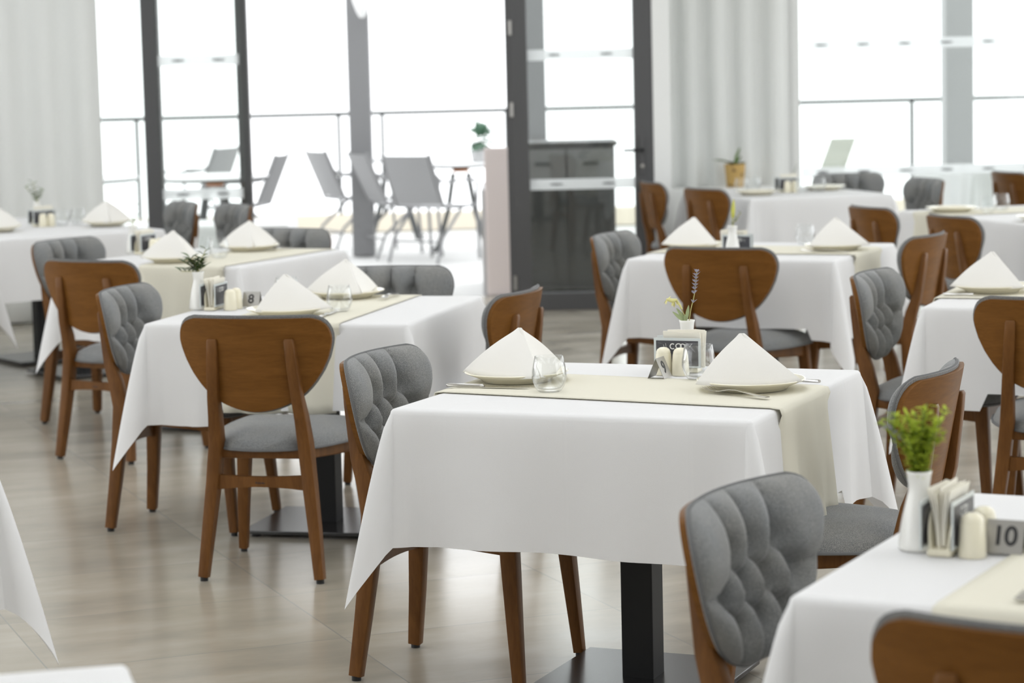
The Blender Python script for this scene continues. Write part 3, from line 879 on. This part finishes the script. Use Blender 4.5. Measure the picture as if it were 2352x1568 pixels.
def runner(key, axis, off, width, skew, lab, hang=(.28, .28), seed=0):
    cx, cy, r, w, d = TABLES[key]
    L = (w if axis == 0 else d) / 2 + .004
    rnd = random.Random(seed); ph = rnd.uniform(0, 6)
    # profile along the length: hang, over the edge, across, over, hang
    prof = []
    for k in range(9): prof.append((-L - .011 - .010 * (1 - k / 8), TZ - .012 - hang[0] * (1 - k / 8), (1 - k / 8)))
    prof.append((-L - .006, TZ + .0005, 0))
    for k in range(25): prof.append((-L + .02 + (2 * L - .04) * k / 24, TZ + .003, 0))
    prof.append((L + .006, TZ + .0005, 0))
    for k in range(9): prof.append((L + .011 + .010 * k / 8, TZ - .012 - hang[1] * k / 8, k / 8))
    rows = []
    nw = 16
    for a, z, t in prof:
        row = []
        for j in range(nw + 1):
            q = -.5 + j / nw
            b = off + q * width * (1 - .10 * t) + skew * a
            bul = (.014 * math.sin(14 * q + ph) + .006 * math.sin(31 * q)) * t
            aa = a + (bul + .012 * t - .016 * abs(2 * q) ** 10 * min(1, t * 8)) * (1 if a > 0 else -1)
            row.append((aa, b, z) if axis == 0 else (-b, aa, z))
        rows.append(row)
    o = MB().grid(rows).build('table_runner', M['runner'], loc=(cx, cy, 0), rz=r, angle=70)
    md = o.modifiers.new('thick', 'SOLIDIFY'); md.thickness = .0018; md.offset = 1
    return tag(o, lab, 'table runner', 'cream table runners')
runner('T9', 0, -.035, .405, -.105, 'cream runner laid across table number 9', (.22, .285), 1)
runner('T8', 1, -.015, .41, 0.0, 'cream runner laid front to back on table number 8', (.27, .27), 2)
runner('T10', 1, .0, .41, -.03, 'cream runner on table number 10, lower right', (.27, .27), 3)
runner('T7', 1, -.17, .41, 0.0, 'cream runner hanging off the table behind table 8', (.27, .27), 4)
runner('T11', 0, .0, .41, -.02, 'cream runner on the table behind table 9', (.27, .27), 5)
runner('T12', 0, .0, .42, -.02, 'cream runner on the table cut by the right edge', (.27, .27), 6)
runner('T14', 0, .40, .42, 0.0, 'cream runner hanging off the far right table', (.27, .27), 7)

# ------------------------------------------------------------------ tableware prototypes
RZ = TZ + .0055   # top of runner
def first(builder):
    cache = {}
    def place(loc, rz, label, group):
        if 'o' not in cache:
            cache['o'] = builder(); o = cache['o']
        else:
            o = dup(cache['o'])
        o.location = loc; o.rotation_euler = (0, 0, rz)
        o['label'] = label; o['group'] = group
        return o
    return place
def b_plate():
    pr = [(.001, .004), (.06, .004), (.078, .006), (.082, .0), (.086, .001), (.092, .008), (.112, .016), (.1285, .0225), (.131, .0245), (.130, .0262), (.126, .026), (.108, .0205), (.088, .0130), (.074, .0085), (.001, .0085)]
    return tag(MB().lathe(pr, 64).build('plate', M['plate'], angle=70), '', 'plate')
plate = first(b_plate)
def b_napkin():
    # tent-folded linen napkin: two doubled leaves meeting at a front ridge under a rounded apex
    apex = Vector((0, .0, .124)); B = Vector((.0, -.162, .017)); A = Vector((-.138, .050, .016)); C = Vector((.128, .050, .018))
    mb = MB()
    def leaf(P, Q, bul, flip):
        rows = []; n = 14
        nrm = (Q - P).cross(apex - P).normalized()
        if nrm.y > 0: nrm = -nrm
        for i in range(n + 1):
            v = i / n; row = []
            for j in range(n + 1):
                u = j / n
                base = P.lerp(Q, u)
                # sag of the hem between the corners, rounded shoulders near the apex
                top = apex + (base - P.lerp(Q, .5)) * .05
                p = base.lerp(top, v)
                k = math.sin(PI * u) * math.sin(PI * min(1, v * .9 + .1))
                p = p + nrm * bul * k
                edge = (1 - u) if flip else u
                p = p + Vector((0, 0, .007 * math.sin(PI * min(1, v * 1.1)) * (edge ** 3) - .010 * math.sin(PI * u) * (1 - v) ** 3))
                row.append(tuple(p))
            rows.append(row)
        mb.grid(rows)
        rows2 = [[tuple(Vector(q) - nrm * .007 * (.25 + .75 * math.sin(PI * (k2 / n))) - Vector((0, 0, .001))) for q in row] for k2, row in enumerate(rows)]
        mb.grid(rows2, flip=True)
        n0 = len(mb.v)
        m = n + 1
        a = n0 - 2 * m * m; b = n0 - m * m
        for k in range(n):
            for (i0, j0, i1, j1) in ((k, 0, k + 1, 0), (k, n, k + 1, n), (n, k, n, k + 1), (0, k, 0, k + 1)):
                mb.f.append((a + i0 * m + j0, a + i1 * m + j1, b + i1 * m + j1, b + i0 * m + j0))
    leaf(A, B, .007, True)
    leaf(B + Vector((.010, .018, 0)), C, -.004, False)
    o = mb.build('folded_napkin', M['napkin'], angle=70)
    return tag(o, '', 'napkin')
napkin = first(b_napkin)
def b_glass():
    pr = [(.001, .006), (.02, .0065), (.0275, .0085), (.034, .016), (.0395, .028), (.0412, .036), (.0405, .050), (.0368, .070), (.0336, .0855), (.0341, .0866), (.0346, .0860), (.0380, .070), (.0418, .050), (.0427, .036), (.0410, .026), (.036, .013), (.0295, .003), (.026, .0), (.001, .0)]
    return tag(MB().lathe(pr, 48).build('drinking_glass', M['glass'], angle=60), '', 'glass')
glass = first(b_glass)
def b_shaker():
    t = thing('salt_shaker', '', 'shaker')
    MB().lathe([(.001, 0), (.0215, 0), (.0222, .002), (.0215, .03), (.0198, .052), (.0188, .0555), (.001, .0555)], 28).build('body', M['ceramic'], t, angle=60)
    MB().lathe([(.0186, .0556), (.0180, .060), (.0150, .0655), (.009, .0695), (.003, .0705), (.001, .0706)], 28).build('dome', M['ceramic'], t, angle=60)
    return t
shaker = first(b_shaker)
def b_holder():
    t = thing('napkin_holder', '', 'napkin holder')
    rows = []
    MB().box((0, 0, .006), (.105, .040, .012)).build('base', M['ceramic'], t, smooth=True, bevel=.004)
    for s_ in (-1, 1):
        F, Bk = [], []
        for i in range(9):
            a = i / 8; z = .010 + .060 * a; w = .046 * math.sqrt(max(.0, 1 - (max(0, a - .15) / .87) ** 2)) + .004
            F.append([(u * w, s_ * (.0125 + .006 * a), z) for u in (-1, -.6, -.2, .2, .6, 1)])
            Bk.append([(u * w, s_ * (.0160 + .006 * a), z) for u in (-1, -.6, -.2, .2, .6, 1)])
        MB().slab(F, Bk).build('side_plate', M['ceramic'], t, angle=50)
    return t
holder = first(b_holder)
def b_papers():
    t = MB()
    rnd = random.Random(3)
    for k in range(7):
        y = -.0078 + .0022 * k; dx = rnd.uniform(-.004, .004); h = .104 + rnd.uniform(-.006, .006)
        F, Bk = [], []
        for i in range(6):
            a = i / 5; z = .0135 + h * a - .0135 * a; sp = (y * 1.9) * a * a
            F.append([(dx + u * .050, y + sp + .002 * math.sin(4 * u + k) * a, z + .002 * math.sin(3 * u + k)) for u in (-1, -.5, 0, .5, 1)])
            Bk.append([(dx + u * .050, y + .0018 + sp + .002 * math.sin(4 * u + k) * a, z + .002 * math.sin(3 * u + k)) for u in (-1, -.5, 0, .5, 1)])
        t.slab(F, Bk)
    return tag(t.build('paper_napkins', M['paper'], angle=60), '', 'paper napkins')
papers = first(b_papers)
def ring(mb, cx, cz, r, wd, a0, a1, y, n=20, sx=1.0):
    rows = []
    for k in range(n + 1):
        a = a0 + (a1 - a0) * k / n
        rows.append([(cx + sx * q * math.cos(a), y, cz + q * math.sin(a)) for q in (r - wd / 2, r + wd / 2)])
    mb.grid(rows)
def b_card():
    t = thing('menu_card', '', 'menu card')
    MB().box((0, 0, .0515), (.125, .0022, .076)).build('laminate', M['card_edge'], t, smooth=False)
    p = MB().box((0, 0, .0505), (.113, .0030, .064)).build('printed_panel', M['card'], t, smooth=False)
    for y in (-.0017, .0017):
        mb = MB(); s_ = 1 if y < 0 else -1
        ring(mb, s_ * -.012, .068, .0065, .0028, math.radians(50), math.radians(310), y) if s_ > 0 else ring(mb, .012, .068, .0065, .0028, math.radians(-130), math.radians(130), y)
        ring(mb, s_ * .004, .069, .0060, .0024, 0, 2 * PI, y, sx=1.2)
        ring(mb, s_ * .015, .069, .0055, .0024, 0, 2 * PI, y, sx=1.1)
        for k in range(10):
            rr_ = random.Random(k); cx, cz = rr_.uniform(-.05, .05), rr_.uniform(.03, .078)
            if abs(cx) < .024 and cz > .056: continue
            a = rr_.uniform(0, 3)
            dx, dz = math.cos(a) * .006, math.sin(a) * .006
            mb.grid([[(cx - dx, y, cz - dz), (cx - dx * .9 + .0008, y, cz - dz * .9)], [(cx + dx, y, cz + dz), (cx + dx + .0008, y, cz + dz)]])
        mb.build('lettering', M['white_ink'], p, smooth=False)
    return t
card = first(b_card)
def b_vase():
    pr = [(.001, .0), (.030, .0), (.0335, .003), (.0335, .010), (.031, .03), (.0265, .055), (.0205, .08), (.0172, .095), (.0172, .105), (.0192, .121), (.0208, .1265), (.0200, .1275), (.0184, .1255), (.0155, .105), (.0152, .095), (.016, .08), (.001, .06)]
    return tag(MB().lathe(pr, 36).build('bud_vase', M['vase'], angle=60), '', 'vase')
vase = first(b_vase)
def b_knife():
    t = thing('table_knife', '', 'knife')
    # lies along +x, handle end at x=0
    MB().sweep([((.0, 0, .0045), .0055, .0036), ((.004, 0, .0045), .0085, .0042), ((.05, 0, .0045), .0072, .004), ((.088, 0, .0046), .0065, .0038), ((.094, 0, .0046), .0085, .0042), ((.098, 0, .004), .0042, .0026)], circ(12), side=(0, 1, 0)).build('handle', M['steel'], t)
    F, Bk = [], []
    for i in range(9):
        a = i / 8; x = .096 + .119 * a; w = .0085 * (1 - max(0, a - .75) ** 2 * 10) + .0005
        F.append([(x, -w, .0022), (x, 0, .0034), (x, w * .6, .0036)]); Bk.append([(x, -w, .0018), (x, 0, .0018), (x, w * .6, .0018)])
    MB().slab(F, Bk).build('blade', M['steel'], t, angle=30)
    return t
knife = first(b_knife)
def b_fork():
    t = thing('table_fork', '', 'fork')
    # along +x: handle end x=0, tines at x=.2
    F, Bk = [], []
    for x, w, z in ((0, .008, .004), (.004, .0098, .0042), (.03, .0092, .006), (.07, .006, .010), (.10, .004, .0125), (.122, .0042, .0115), (.135, .009, .008), (.146, .0125, .0055), (.156, .0128, .005)):
        F.append([(x, u * w, z + .0022 - .0006 * u * u + .0016 * u * u * (1 if x > .13 else 0)) for u in (-1, -.5, 0, .5, 1)])
        Bk.append([(x, u * w, z + .0016 * u * u * (1 if x > .13 else 0)) for u in (-1, -.5, 0, .5, 1)])
    MB().slab(F, Bk).build('handle', M['steel'], t, angle=50)
    for k in range(4):
        y = -.0108 + .0072 * k
        MB().sweep([((.153, y, .0066), .0021, .0011), ((.175, y, .0068), .0018, .001), ((.192, y, .0095), .0014, .0009), ((.203, y * .98, .0128), .0007, .0006)], circ(6), side=(0, 1, 0)).build('tine', M['steel'], t)
    return t
fork = first(b_fork)

def text_mesh(s, size):
    cv = bpy.data.curves.new('txt', 'FONT'); cv.body = s; cv.size = size; cv.align_x = 'CENTER'; cv.align_y = 'CENTER'
    cv.offset = size * .02; cv.space_character = 0.92; cv.extrude = .0002
    ob = bpy.data.objects.new('txt', cv); COL.objects.link(ob)
    dg = bpy.context.evaluated_depsgraph_get(); dg.update()
    me = bpy.data.meshes.new_from_object(ob.evaluated_get(dg))
    bpy.data.objects.remove(ob); bpy.data.curves.remove(cv)
    return me
def tent(num, loc, rz, label):
    t = thing('table_number_sign', label, 'table number', loc, rz, 'steel table number tents')
    w, hgt, sp = .060, .050, .022
    mb = MB()
    F = [[(x, -sp, 0) for x in (-w / 2, w / 2)], [(x, -.0006, hgt) for x in (-w / 2, w / 2)], [(x, .0006, hgt) for x in (-w / 2, w / 2)], [(x, sp, 0) for x in (-w / 2, w / 2)]]
    Bk = [[(x, -sp + .0012, 0) for x in (-w / 2, w / 2)], [(x, -.0002, hgt - .0022) for x in (-w / 2, w / 2)], [(x, .0002, hgt - .0022) for x in (-w / 2, w / 2)], [(x, sp - .0012, 0) for x in (-w / 2, w / 2)]]
    mb.slab(F, Bk).build('folded_plate', M['brushed'], t, smooth=False)
    a = math.atan2(sp, hgt)
    for side in (0, 1):
        me = text_mesh(num, .044)
        me.materials.append(M['ink'])
        o = bpy.data.objects.new('number', me); COL.objects.link(o); o.parent = t
        # text lies in XY facing +Z: stand it up on the sloped panel
        m = Matrix.Translation((0, -sp * .5 - .0008, hgt * .5)) @ Matrix.Rotation(PI / 2 - a, 4, 'X')
        if side: m = Matrix.Rotation(PI, 4, 'Z') @ m
        o.matrix_local = m
    return t

# ------------------------------------------------------------------ settings
G_PL, G_NA, G_GL = 'cream dinner plates', 'tent folded white napkins', 'clear water glasses'
def setting(key, x, y, rz, desc, nap=True, dz=0.0, nx=0.0, ny=0.0):
    px, py = at(key, x, y); r = TABLES[key][2]; qx, qy = at(key, x + nx, y + ny)
    plate((px, py, RZ + dz), r, 'cream plate ' + desc, G_PL)
    if nap: napkin((qx, qy, RZ + .0095 + dz), r + rz, 'white tent folded napkin ' + desc, G_NA)
setting('T9', -.328, .035, .68, 'at the left end of table number 9', nx=.012)
setting('T9', .291, .012, 1.37, 'at the right end of table number 9', nx=-.022)
setting('T8', -.030, -.255, 1.49, 'nearest the camera on table number 8')
setting('T8', -.014, .350, .6, 'at the far side of table number 8')
setting('T7', .045, -.330, 1.0, 'at the near edge of the table behind table 8')
setting('T7', .037, .310, .6, 'at the far edge of the table behind table 8')
setting('T6', .050, -.31, -.4, 'at the left frame edge below the left curtain')
setting('T6', .65, -.38, -.4, 'on the right of the far table below the left curtain')
setting('T11', -.310, .006, 1.0, 'at the left end of the table behind table 9')
setting('T11', .311, .0, 1.35, 'at the right end of the table behind table 9')
setting('T12', -.295, .004, .85, 'on the table cut by the right edge')
setting('T13', -.254, -.176, 0, 'beside the two glasses below the potted plant', nap=False, dz=-.003)
setting('T13', .28, .06, 0, 'under the far grey chair below the right window', nap=False, dz=-.003)
setting('T14', -.33, .44, 0, 'at the left corner of the far right table', nap=False)
setting('T14', -.28, -.42, 0, 'at the right frame edge on the far right table', nap=False, dz=-.003)
def gl(key, x, y, desc, dz=0.0):
    px, py = at(key, x, y); glass((px, py, RZ + dz), 0, 'clear water glass ' + desc, G_GL)
gl('T9', -.170, -.138, 'in front of the left napkin on table number 9')
gl('T9', .110, .160, 'between the shakers and the right napkin on table number 9')
gl('T8', .112, -.132, 'right of the near napkin on table number 8')
gl('T8', -.190, .220, 'half hidden behind the near napkin on table number 8', -.003)
gl('T7', .021, -.061, 'left of two between the napkins behind table 8')
gl('T7', .125, -.100, 'right of two between the napkins behind table 8')
gl('T6', .500, -.13, 'left of two on the far table below the left curtain', -.003)
gl('T6', .600, -.11, 'right of two on the far table below the left curtain', -.003)
gl('T11', .079, .340, 'left of the right napkin on the table behind table 9', -.003)
gl('T13', -.218, .170, 'left of two standing in front of the potted plant', -.003)
gl('T13', -.128, .200, 'right of two standing in front of the potted plant', -.003)
gl('T13', .065, -.110, 'left of two at the front of the table below the right window', -.003)
gl('T13', .177, -.10, 'right of two at the front of the table below the right window', -.003)
gl('T14', -.212, .270, 'left of two on the far right table')
gl('T14', -.075, .390, 'right of two on the far right table')

def cluster(key, x, y, ang, desc, num=None, parts='vhpcst', sh=.046, tent_at=None, sv=.068, vv=-.055):
    """vase, napkin holder with paper and cards, shakers, number; local +v runs from the table edge to the middle"""
    r = TABLES[key][2] + ang; c, s = math.cos(r), math.sin(r); ox, oy = at(key, x, y); z = TZ + .001
    W = lambda u, v: (ox + c * u - s * v, oy + s * u + c * v)
    if 'v' in parts: vase((*W(.0, vv), z), r, 'white bud vase ' + desc, 'white bud vases')
    if 'h' in parts: holder((*W(0, 0), z), r, 'cream ceramic napkin holder ' + desc, 'cream napkin holders')
    if 'p' in parts: papers((*W(-.012, 0), z), r, 'stack of cream paper napkins ' + desc, 'paper napkin stacks')
    if 'c' in parts:
        card((*W(0, .0245), z), r, 'dark menu card, inner one of two ' + desc, 'dark menu cards')
        card((*W(.008, -.0245), z), r, 'dark menu card, outer one of two ' + desc, 'dark menu cards')
    if 's' in parts:
        shaker((*W(-sh / 2, sv), z), r, 'left cream salt shaker ' + desc, 'cream shakers')
        shaker((*W(sh / 2, sv - .002), z), r, 'right cream pepper shaker ' + desc, 'cream shakers')
    if num:
        tu, tv, ta = tent_at
        tent(num, (*W(tu, tv), RZ), r + ta, 'steel folded table sign with number %s' % num)
    return W
Wc9 = cluster('T9', .006, .325, PI, 'on table number 9', '9', tent_at=(.004, .150, PI / 2), sh=.046)
Wc8 = cluster('T8', -.365, -.02, -PI / 2, 'on table number 8', '8', tent_at=(-.055, .115, -PI / 2 * 0 + PI / 2), sh=.05)
Wc10 = cluster('T10', -.313, -.075, -PI / 2, 'on table number 10', '10', tent_at=(-.010, .092, PI / 2), sh=.060, sv=.050, vv=-.047)
Wc7 = cluster('T7', -.400, .12, -PI / 2, 'on the table behind table 8')
Wc6 = cluster('T6', .42, -.05, PI, 'on the far table below the left curtain')
Wc11 = cluster('T11', -.015, -.315, 0, 'on the table behind table 9')
Wc13 = cluster('T13', .02, .02, PI, 'on the table below the right window', parts='hpcs')

def stemmed(name, label, loc, rz=0):
    return thing(name, label, 'flower', loc, rz, 'sprigs in the bud vases')
def tube_path(mb, pts, r):
    mb.sweep([(p, r, r) for p in pts], circ(6))
VT = TZ + .001 + .126
# lavender, leaves and a wilted yellow flower on table 9
vx, vy = Wc9(0, -.055)
lv = stemmed('lavender_stem', 'tall lavender stem in the vase on table number 9', (vx, vy, VT))
mb = MB(); P = [(0.003, 0, -.05), (.006, 0, 0), (.011, 0, .03), (.018, .0, .056), (.0215, 0, .072), (.028, 0, .13)]
tube_path(mb, P, .0011); mb.build('stem', M['stem'], lv)
mb = MB(); rnd = random.Random(2)
for z, n in ((.0715, 10), (.082, 9), (.091, 9), (.100, 9), (.109, 9), (.117, 8), (.126, 7), (.048, 3)):
    x = .018 + (z - .056) * .135
    for k in range(n):
        a = 2 * PI * k / n + rnd.uniform(-.2, .2); d = Vector((math.cos(a), math.sin(a), rnd.uniform(.5, 1.0)))
        blade(mb, (x, 0, z - .003), Vector((x, 0, z - .003)) + d * rnd.uniform(.0065, .0105), .0024, -.0015, 3, .6)
        d2 = Vector((math.cos(a + .5) * .55, math.sin(a + .5) * .55, 1))
        blade(mb, (x, 0, z - .003), Vector((x, 0, z - .003)) + d2 * rnd.uniform(.006, .009), .0022, 0, 3, .6)
mb.build('flower_spike', M['lavender'], lv)
sg = stemmed('sage_sprig', 'pale sage leaves in the vase on table number 9', (vx, vy, VT))
mb = MB()
for p1, w, dr in (((-.037, -.004, .022), .0048, -.002), ((-.026, .006, .036), .0048, .004), ((.005, -.003, .040), .0048, 0), ((.0, .006, .020), .004, 0), ((-.006, -.006, .016), .004, 0)):
    blade(mb, (-.003, 0, -.004), p1, w, dr, 8, .25, (.2, -1, .1))
mb.build('leaves', M['leaf_pale'], sg)
wf = stemmed('wilted_flower', 'drooping pale yellow flower in the vase on table number 9', (vx, vy, VT))
mb = MB(); tube_path(mb, [(-.002, 0, -.04), (-.004, 0, .01), (-.018, 0, .038), (-.026, 0, .052)], .0012); mb.build('stem', M['stem'], wf)
mb = MB()
mb.sweep([((-.012, 0, .030), .002, .002), ((-.020, 0, .044), .0032, .0032), ((-.027, 0, .053), .0045, .0045), ((-.036, 0, .052), .0055, .0055), ((-.046, 0, .055), .0048, .0048), ((-.052, 0, .056), .002, .002)], circ(8))
for a, b in (((-.05, 0, .056), (-.058, .004, .044)), ((-.05, 0, .056), (-.054, -.006, .043)), ((-.032, 0, .05), (-.032, .004, .034)), ((-.034, 0, .05), (-.038, -.006, .038)), ((-.046, 0, .057), (-.040, .003, .063)), ((-.028, 0, .052), (-.024, -.004, .040))):
    blade(mb, a, b, .0030, 0, 4)
mb.build('petals', M['wilt'], wf)
# fern on table 10
vx, vy = Wc10(0, -.047)
fe = stemmed('fern_sprig', 'bright green feathery fern in the vase on table number 10', (vx, vy, VT))
rnd = random.Random(11); mb = MB(); ms = MB()
for k in range(26):
    a = rnd.uniform(0, 2 * PI); L = rnd.uniform(.07, .132); lean = rnd.uniform(.1, .58)
    pts = []
    bias = Vector((-.06, 0, 0))
    for i in range(9):
        q = i / 8
        pts.append(Vector((math.cos(a) * lean * L * q ** 1.3 + bias.x * L * q, math.sin(a) * lean * L * q ** 1.3, -.012 + L * q - .25 * lean * L * q * q)))
    tube_path(ms, pts, .0008)
    for i in range(1, 9):
        for s_ in (-1, 1):
            for q in range(4):
                b = pts[i - 1].lerp(pts[i], q / 4)
                dd = Vector((rnd.gauss(0, 1), rnd.gauss(0, 1), rnd.uniform(.1, .9))).normalized()
                blade(mb, b, b + dd * rnd.uniform(.009, .023), .0030, .003, 3)
ms.build('stem', M['leaf'], fe); mb.build('foliage', M['fern'], fe)
lv2 = stemmed('lavender_stem', 'blurred grey lavender tip leaning left of the fern on table number 10', (vx, vy, VT))
mb = MB(); tube_path(mb, [(0, 0, -.04), (-.012, 0, .03), (-.034, 0, .066)], .001); mb.build('stem', M['stem'], lv2)
mb = MB()
for k in range(34):
    q = k / 34; b = Vector((-.028 - .028 * q, 0, .056 + .022 * q)); dd = Vector((rnd.gauss(0, 1), rnd.gauss(0, 1), rnd.gauss(0, 1))).normalized()
    blade(mb, b, b + dd * .006, .0018, 0, 3)
mb.build('flower_spike', M['lavender'], lv2)
# other sprigs
def sprig(W, label, specs, m='leaf', stemm='stem', name='green_sprig', off=(0, -.055)):
    x, y = W(*off)
    o = stemmed(name, label, (x, y, VT))
    mb = MB(); ms = MB()
    for p1, nl, w in specs:
        p0 = Vector((0, 0, -.05)); p1 = Vector(p1); pm = Vector((p1.x * .35, p1.y * .35, p1.z * .5))
        pts = [p0, Vector((0, 0, 0)), pm, p1]
        tube_path(ms, pts, .0012)
        for k in range(nl):
            q = (k + 1) / nl; b = Vector((0, 0, 0)).lerp(pm, min(1, q * 2)) if q < .5 else pm.lerp(p1, (q - .5) * 2)
            s_ = 1 if k % 2 else -1
            d = Vector((s_ * .8, rnd.uniform(-.5, .5), .7)).normalized()
            blade(mb, b, b + d * (w * 3.6), w, w * .8, 4)
    ms.build('stem', M[stemm], o); mb.build('leaves', M[m], o)
    return o
sprig(Wc8, 'dark green leafy sprig in the vase on table number 8', [((.03, 0, .075), 9, .0085), ((-.05, .01, .035), 10, .0095), ((-.028, 0, .05), 9, .011), ((-.055, -.01, .005), 9, .0095), ((.012, .01, .04), 9, .011), ((.026, .0, .02), 6, .008), ((-.01, .02, .035), 8, .010)], 'dkleaf')
sprig(Wc7, 'thin green sprig in the vase on the table behind table 8', [((.012, 0, .095), 9, .0085), ((.02, 0, .045), 6, .007)], 'leaf')
sprig(Wc6, 'pale green sprig in the vase below the left curtain', [((-.02, 0, .11), 9, .010), ((-.055, 0, .085), 8, .009), ((.03, .01, .065), 7, .009), ((.0, 0, .05), 6, .012)], 'leaf')
sp = sprig(Wc11, 'yellow green bud and leaves in the vase on the table behind table 9', [((.035, 0, .055), 5, .005), ((.02, .0, .03), 4, .005)], 'leaf')
mb = MB(); mb.sweep([((.0, 0, -.03), .0012, .0012), ((.002, 0, .03), .0015, .0015), ((.003, 0, .04), .007, .007), ((.004, 0, .065), .0085, .0085), ((.006, 0, .095), .005, .005), ((.007, 0, .11), .0008, .0008)], circ(8)); mb.build('flower_bud', M['bud'], sp)
x13, y13 = Wc13(-.05, -.03)
s13 = stemmed('green_sprig', 'small dark leaf upright behind the glasses below the right window', (x13, y13, TZ + .002))
mb = MB(); blade(mb, (0, 0, .08), (.03, 0, .17), .010, 0, 5); tube_path(mb, [(0, 0, .0), (0, 0, .082)], .0015); mb.build('leaves', M['dkleaf'], s13)

# cutlery
def cut(fn, key, a, b, label, group):
    ax, ay = at(key, *a); bx, by = at(key, *b)
    return fn((ax, ay, RZ + .001), math.atan2(by - ay, bx - ax), label, group)
G_KN, G_FK = 'steel table knives', 'steel table forks'
cut(knife, 'T9', (-.451, -.117), (-.24, -.104), 'steel knife in front of the left plate on table number 9', G_KN)
cut(knife, 'T9', (.425, .140), (.225, .165), 'steel knife handle sticking out behind the right plate on table number 9', G_KN)
cut(fork, 'T9', (.385, -.165), (.170, -.055), 'steel fork in front of the right plate on table number 9', G_FK)
cut(knife, 'T8', (.115, -.360), (.105, -.150), 'steel knife right of the near plate on table number 8', G_KN)
cut(fork, 'T8', (.150, .420), (.145, .210), 'steel fork right of the far plate on table number 8', G_FK)
cut(fork, 'T7', (.185, .42), (.180, .20), 'steel fork right of the far plate on the table behind table 8', G_FK)
cut(fork, 'T11', (.41, -.165), (.20, -.155), 'steel fork in front of the right plate on the table behind table 9', G_FK)
cut(knife, 'T12', (-.43, -.150), (-.22, -.140), 'steel knife in front of the plate on the table cut by the right edge', G_KN)
cut(fork, 'T10', (-.105, -.43), (-.100, -.22), 'steel fork end on the cream runner of table number 10', G_FK)

# pot on a ledge behind the far table
struct(MB().box((1.45, 16.02, .36), (.86, .30, .72)).build('trim_4', M['wall'], smooth=False, bevel=.005))
pp = thing('potted_orchid', 'small leafy plant in an ochre patterned pot by the curtain', 'plant', (1.485, 16.02, .7205))
MB().lathe([(.001, 0), (.052, 0), (.056, .005), (.069, .148), (.071, .152), (.066, .152), (.062, .13), (.001, .13)], 28).build('pot', M['pot'], pp)
MB().lathe([(.001, .138), (.0625, .136), (.06, .131), (.001, .131)], 20).build('soil', M['soil'], pp)
mb = MB()
for p1, w, dr in (((-.15, -.02, .235), .030, .055), ((-.12, .03, .22), .028, .05), ((.035, -.02, .26), .026, 0), ((.05, .03, .22), .016, .02), ((.085, 0, .19), .018, .03), ((.06, -.05, .185), .017, .03), ((-.05, -.05, .20), .018, .03)):
    blade(mb, (0, 0, .135), p1, w, dr, 8)
mb.build('leaves', M['leaf'], pp)
